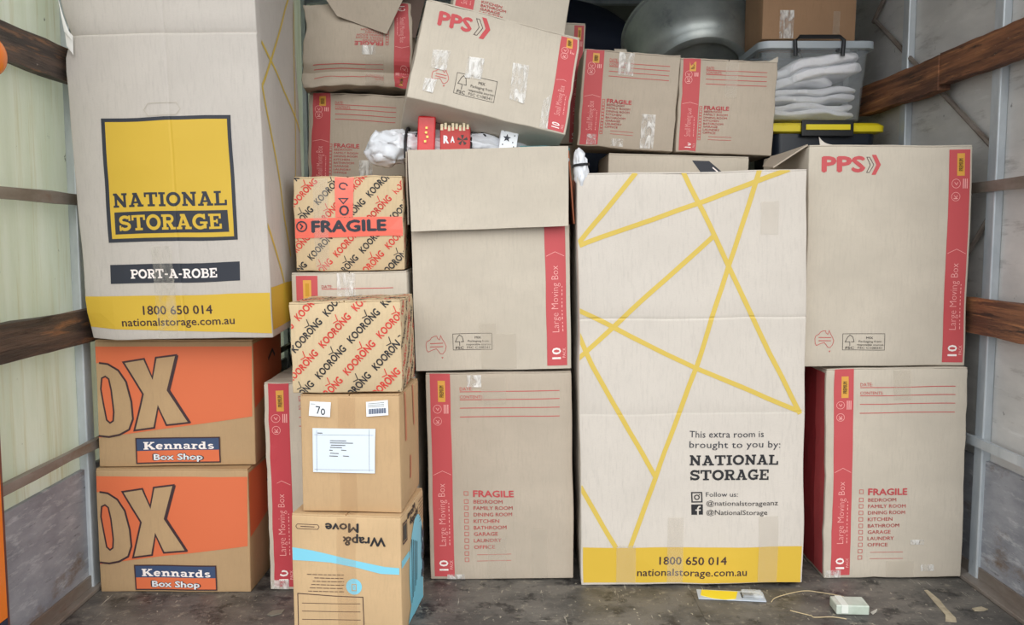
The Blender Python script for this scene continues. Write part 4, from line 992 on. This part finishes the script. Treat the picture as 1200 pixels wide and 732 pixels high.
# made-up navy heap: its colour stands in for the darkness deep in the truck
cov = empty('dark_filler', (.2, 4.6, 0), label='dark navy blanket heap standing in for darkness deep inside the truck behind the boxes', cat='filler')
bm = bmesh.new(); bmesh.ops.create_icosphere(bm, subdivisions=5, radius=1)
for v in bm.verts:
    c = v.co.copy(); q = Vector((c.x*.85, c.y*.5, max(0, c.z*1.3+1.0))); v.co = q + noise.noise_vector(c*2.5)*Vector((.12, .1, .1 if q.z > .05 else 0)).length*.5*(1 if q.z > .05 else 0)
link('cloth', bm, M_NAVY, cov, 'all')  # surface of the stand-in heap, coloured as shade rather than fabric

# ================================================================== litter on the floor
bp = empty('blister_pack', (.635, 2.30, .0005), (0, 0, R(-7)), label='empty blister pack with yellow card lying in front of the tall white box', cat='packaging')
bm = bmesh.new(); bx(bm, -.092, -.028, 0, .092, .034, .003, 0, .001); link('backing_card', bm, flat('pale_blue_card', (186, 196, 208), .4), bp)
bm = bmesh.new(); pts = [(-.078, .028), (-.084, -.008), (-.05, -.026), (-.02, -.03), (.01, -.022), (.022, .026)]
top_ = [bm.verts.new((x, y, .0045)) for x, y in pts]; bot_ = [bm.verts.new((x, y, .003)) for x, y in pts]
bm.faces.new(top_[::-1]); 
for k in range(len(pts)): bm.faces.new((top_[k], top_[(k+1) % len(pts)], bot_[(k+1) % len(pts)], bot_[k]))
bmesh.ops.recalc_face_normals(bm, faces=bm.faces); link('yellow_insert', bm, flat('yellow_card', (240, 214, 50), .5), bp)
bm = bmesh.new(); bx(bm, .028, -.012, .003, .062, .022, .0042); link('black_print', bm, SLATE, bp)
bm = bmesh.new(); bx(bm, .03, -.02, .0042, .086, .026, .014, 0, .004); link('clear_blister', bm, flat('clear_blister', (230, 236, 240), .08, alpha=.35), bp)
gb = empty('glass_block', (.930, 2.21, .0005), (0, 0, R(-4)), label='small chipped block of greenish glass lying on the dark floor', cat='block')
bm = bmesh.new(); bx(bm, -.043, -.03, 0, .043, .03, .026, 0, .003); link('block', bm, noisy('cloudy_glass', (206, 214, 204), (178, 190, 176), scale=14, rough=.2, bump=.3), gb)
bm = bmesh.new(); bx(bm, -.03, -.0315, .004, -.012, .0315, .0268, 0, .001); link('frosted_rib', bm, flat('frosted_white', (224, 228, 220), .5), gb)
def cord(name, pts, r, mat, label):
    P3 = [Vector(p) for p in pts]; out = []
    for i in range(len(P3)-1):
        for k in range(6):
            t = k/6; p0, p1, p2, p3 = P3[max(i-1, 0)], P3[i], P3[i+1], P3[min(i+2, len(P3)-1)]
            out.append(.5*((2*p1)+(-p0+p2)*t+(2*p0-5*p1+4*p2-p3)*t*t+(-p0+3*p1-3*p2+p3)*t*t*t))
    out.append(P3[-1]); o = out[0].copy(); bm = bmesh.new(); tube(bm, [q-Vector((o.x, o.y, 0)) for q in out], r, 6)
    ob = link(name, bm, mat, None, 'all', loc=(o.x, o.y, 0)); return tag(ob, label, 'string')
M_STR = flat('tan_string', (196, 178, 142), .8)
def fp(x, y, z=.002):
    q = ray_plane(x, y, Vector((0, 0, z)), Vector((0, 0, 1))); return (q.x, q.y, z)
cord('string', [fp(904,705), fp(909,700), fp(928,694.5), fp(945,692), fp(962,694), fp(985,698), fp(994,701)], .0014, M_STR, 'loose loop of tan string on the floor behind the glass block')
cord('string', [fp(926,715), fp(938,718), fp(950,721), fp(955,723), fp(975,722.5), fp(992,725)], .0014, M_STR, 'short length of tan string on the floor in front of the glass block')
def scrap(name, pts, mat, label, cat='scrap', t=.0022):
    q = [Vector(fp(*p, z=0)) for p in pts]; c = sum(q, Vector())/len(q); bm = bmesh.new()
    a = [bm.verts.new((v-c)+Vector((0, 0, t+.001*math.sin(i*2)))) for i, v in enumerate(q)]; b_ = [bm.verts.new((v-c)+Vector((0, 0, .0002))) for v in q]
    n = len(q); bm.faces.new(a); bm.faces.new(b_[::-1])
    for k in range(n): bm.faces.new((a[k], b_[k], b_[(k+1) % n], a[(k+1) % n]))
    bmesh.ops.recalc_face_normals(bm, faces=bm.faces); bmesh.ops.triangulate(bm, faces=bm.faces)
    return tag(link(name, bm, mat, loc=tuple(c)), label, cat)
M_SCRAP = noisy('dried_tape', (186, 174, 148), (158, 146, 124), scale=40, rough=.7)
scrap('tape_scrap', [(1083,692),(1087,692),(1101,703),(1108,712),(1120,725),(1121,729),(1108,728),(1108,721),(1097,708)], M_SCRAP, 'long curled strip of dried tan tape stuck to the floor near the wall')
scrap('card_scrap', [(1139,713),(1150,711.5),(1158,714),(1153,716),(1142,716)], M_SCRAP, 'tiny pale card scrap on the floor by the wall angle')
scrap('card_scrap', [(1020,718),(1028,714),(1027,717),(1023,720)], flat('pale_scrap', (190, 186, 176), .7), 'tiny pale flake on the floor just beside the glass block')
scrap('card_scrap', [(313,720),(320,716),(334,714),(330,719),(318,722)], flat('dark_scrap', (128, 124, 112), .7), 'dull leaf-like scrap on the floor below the orange boxes')
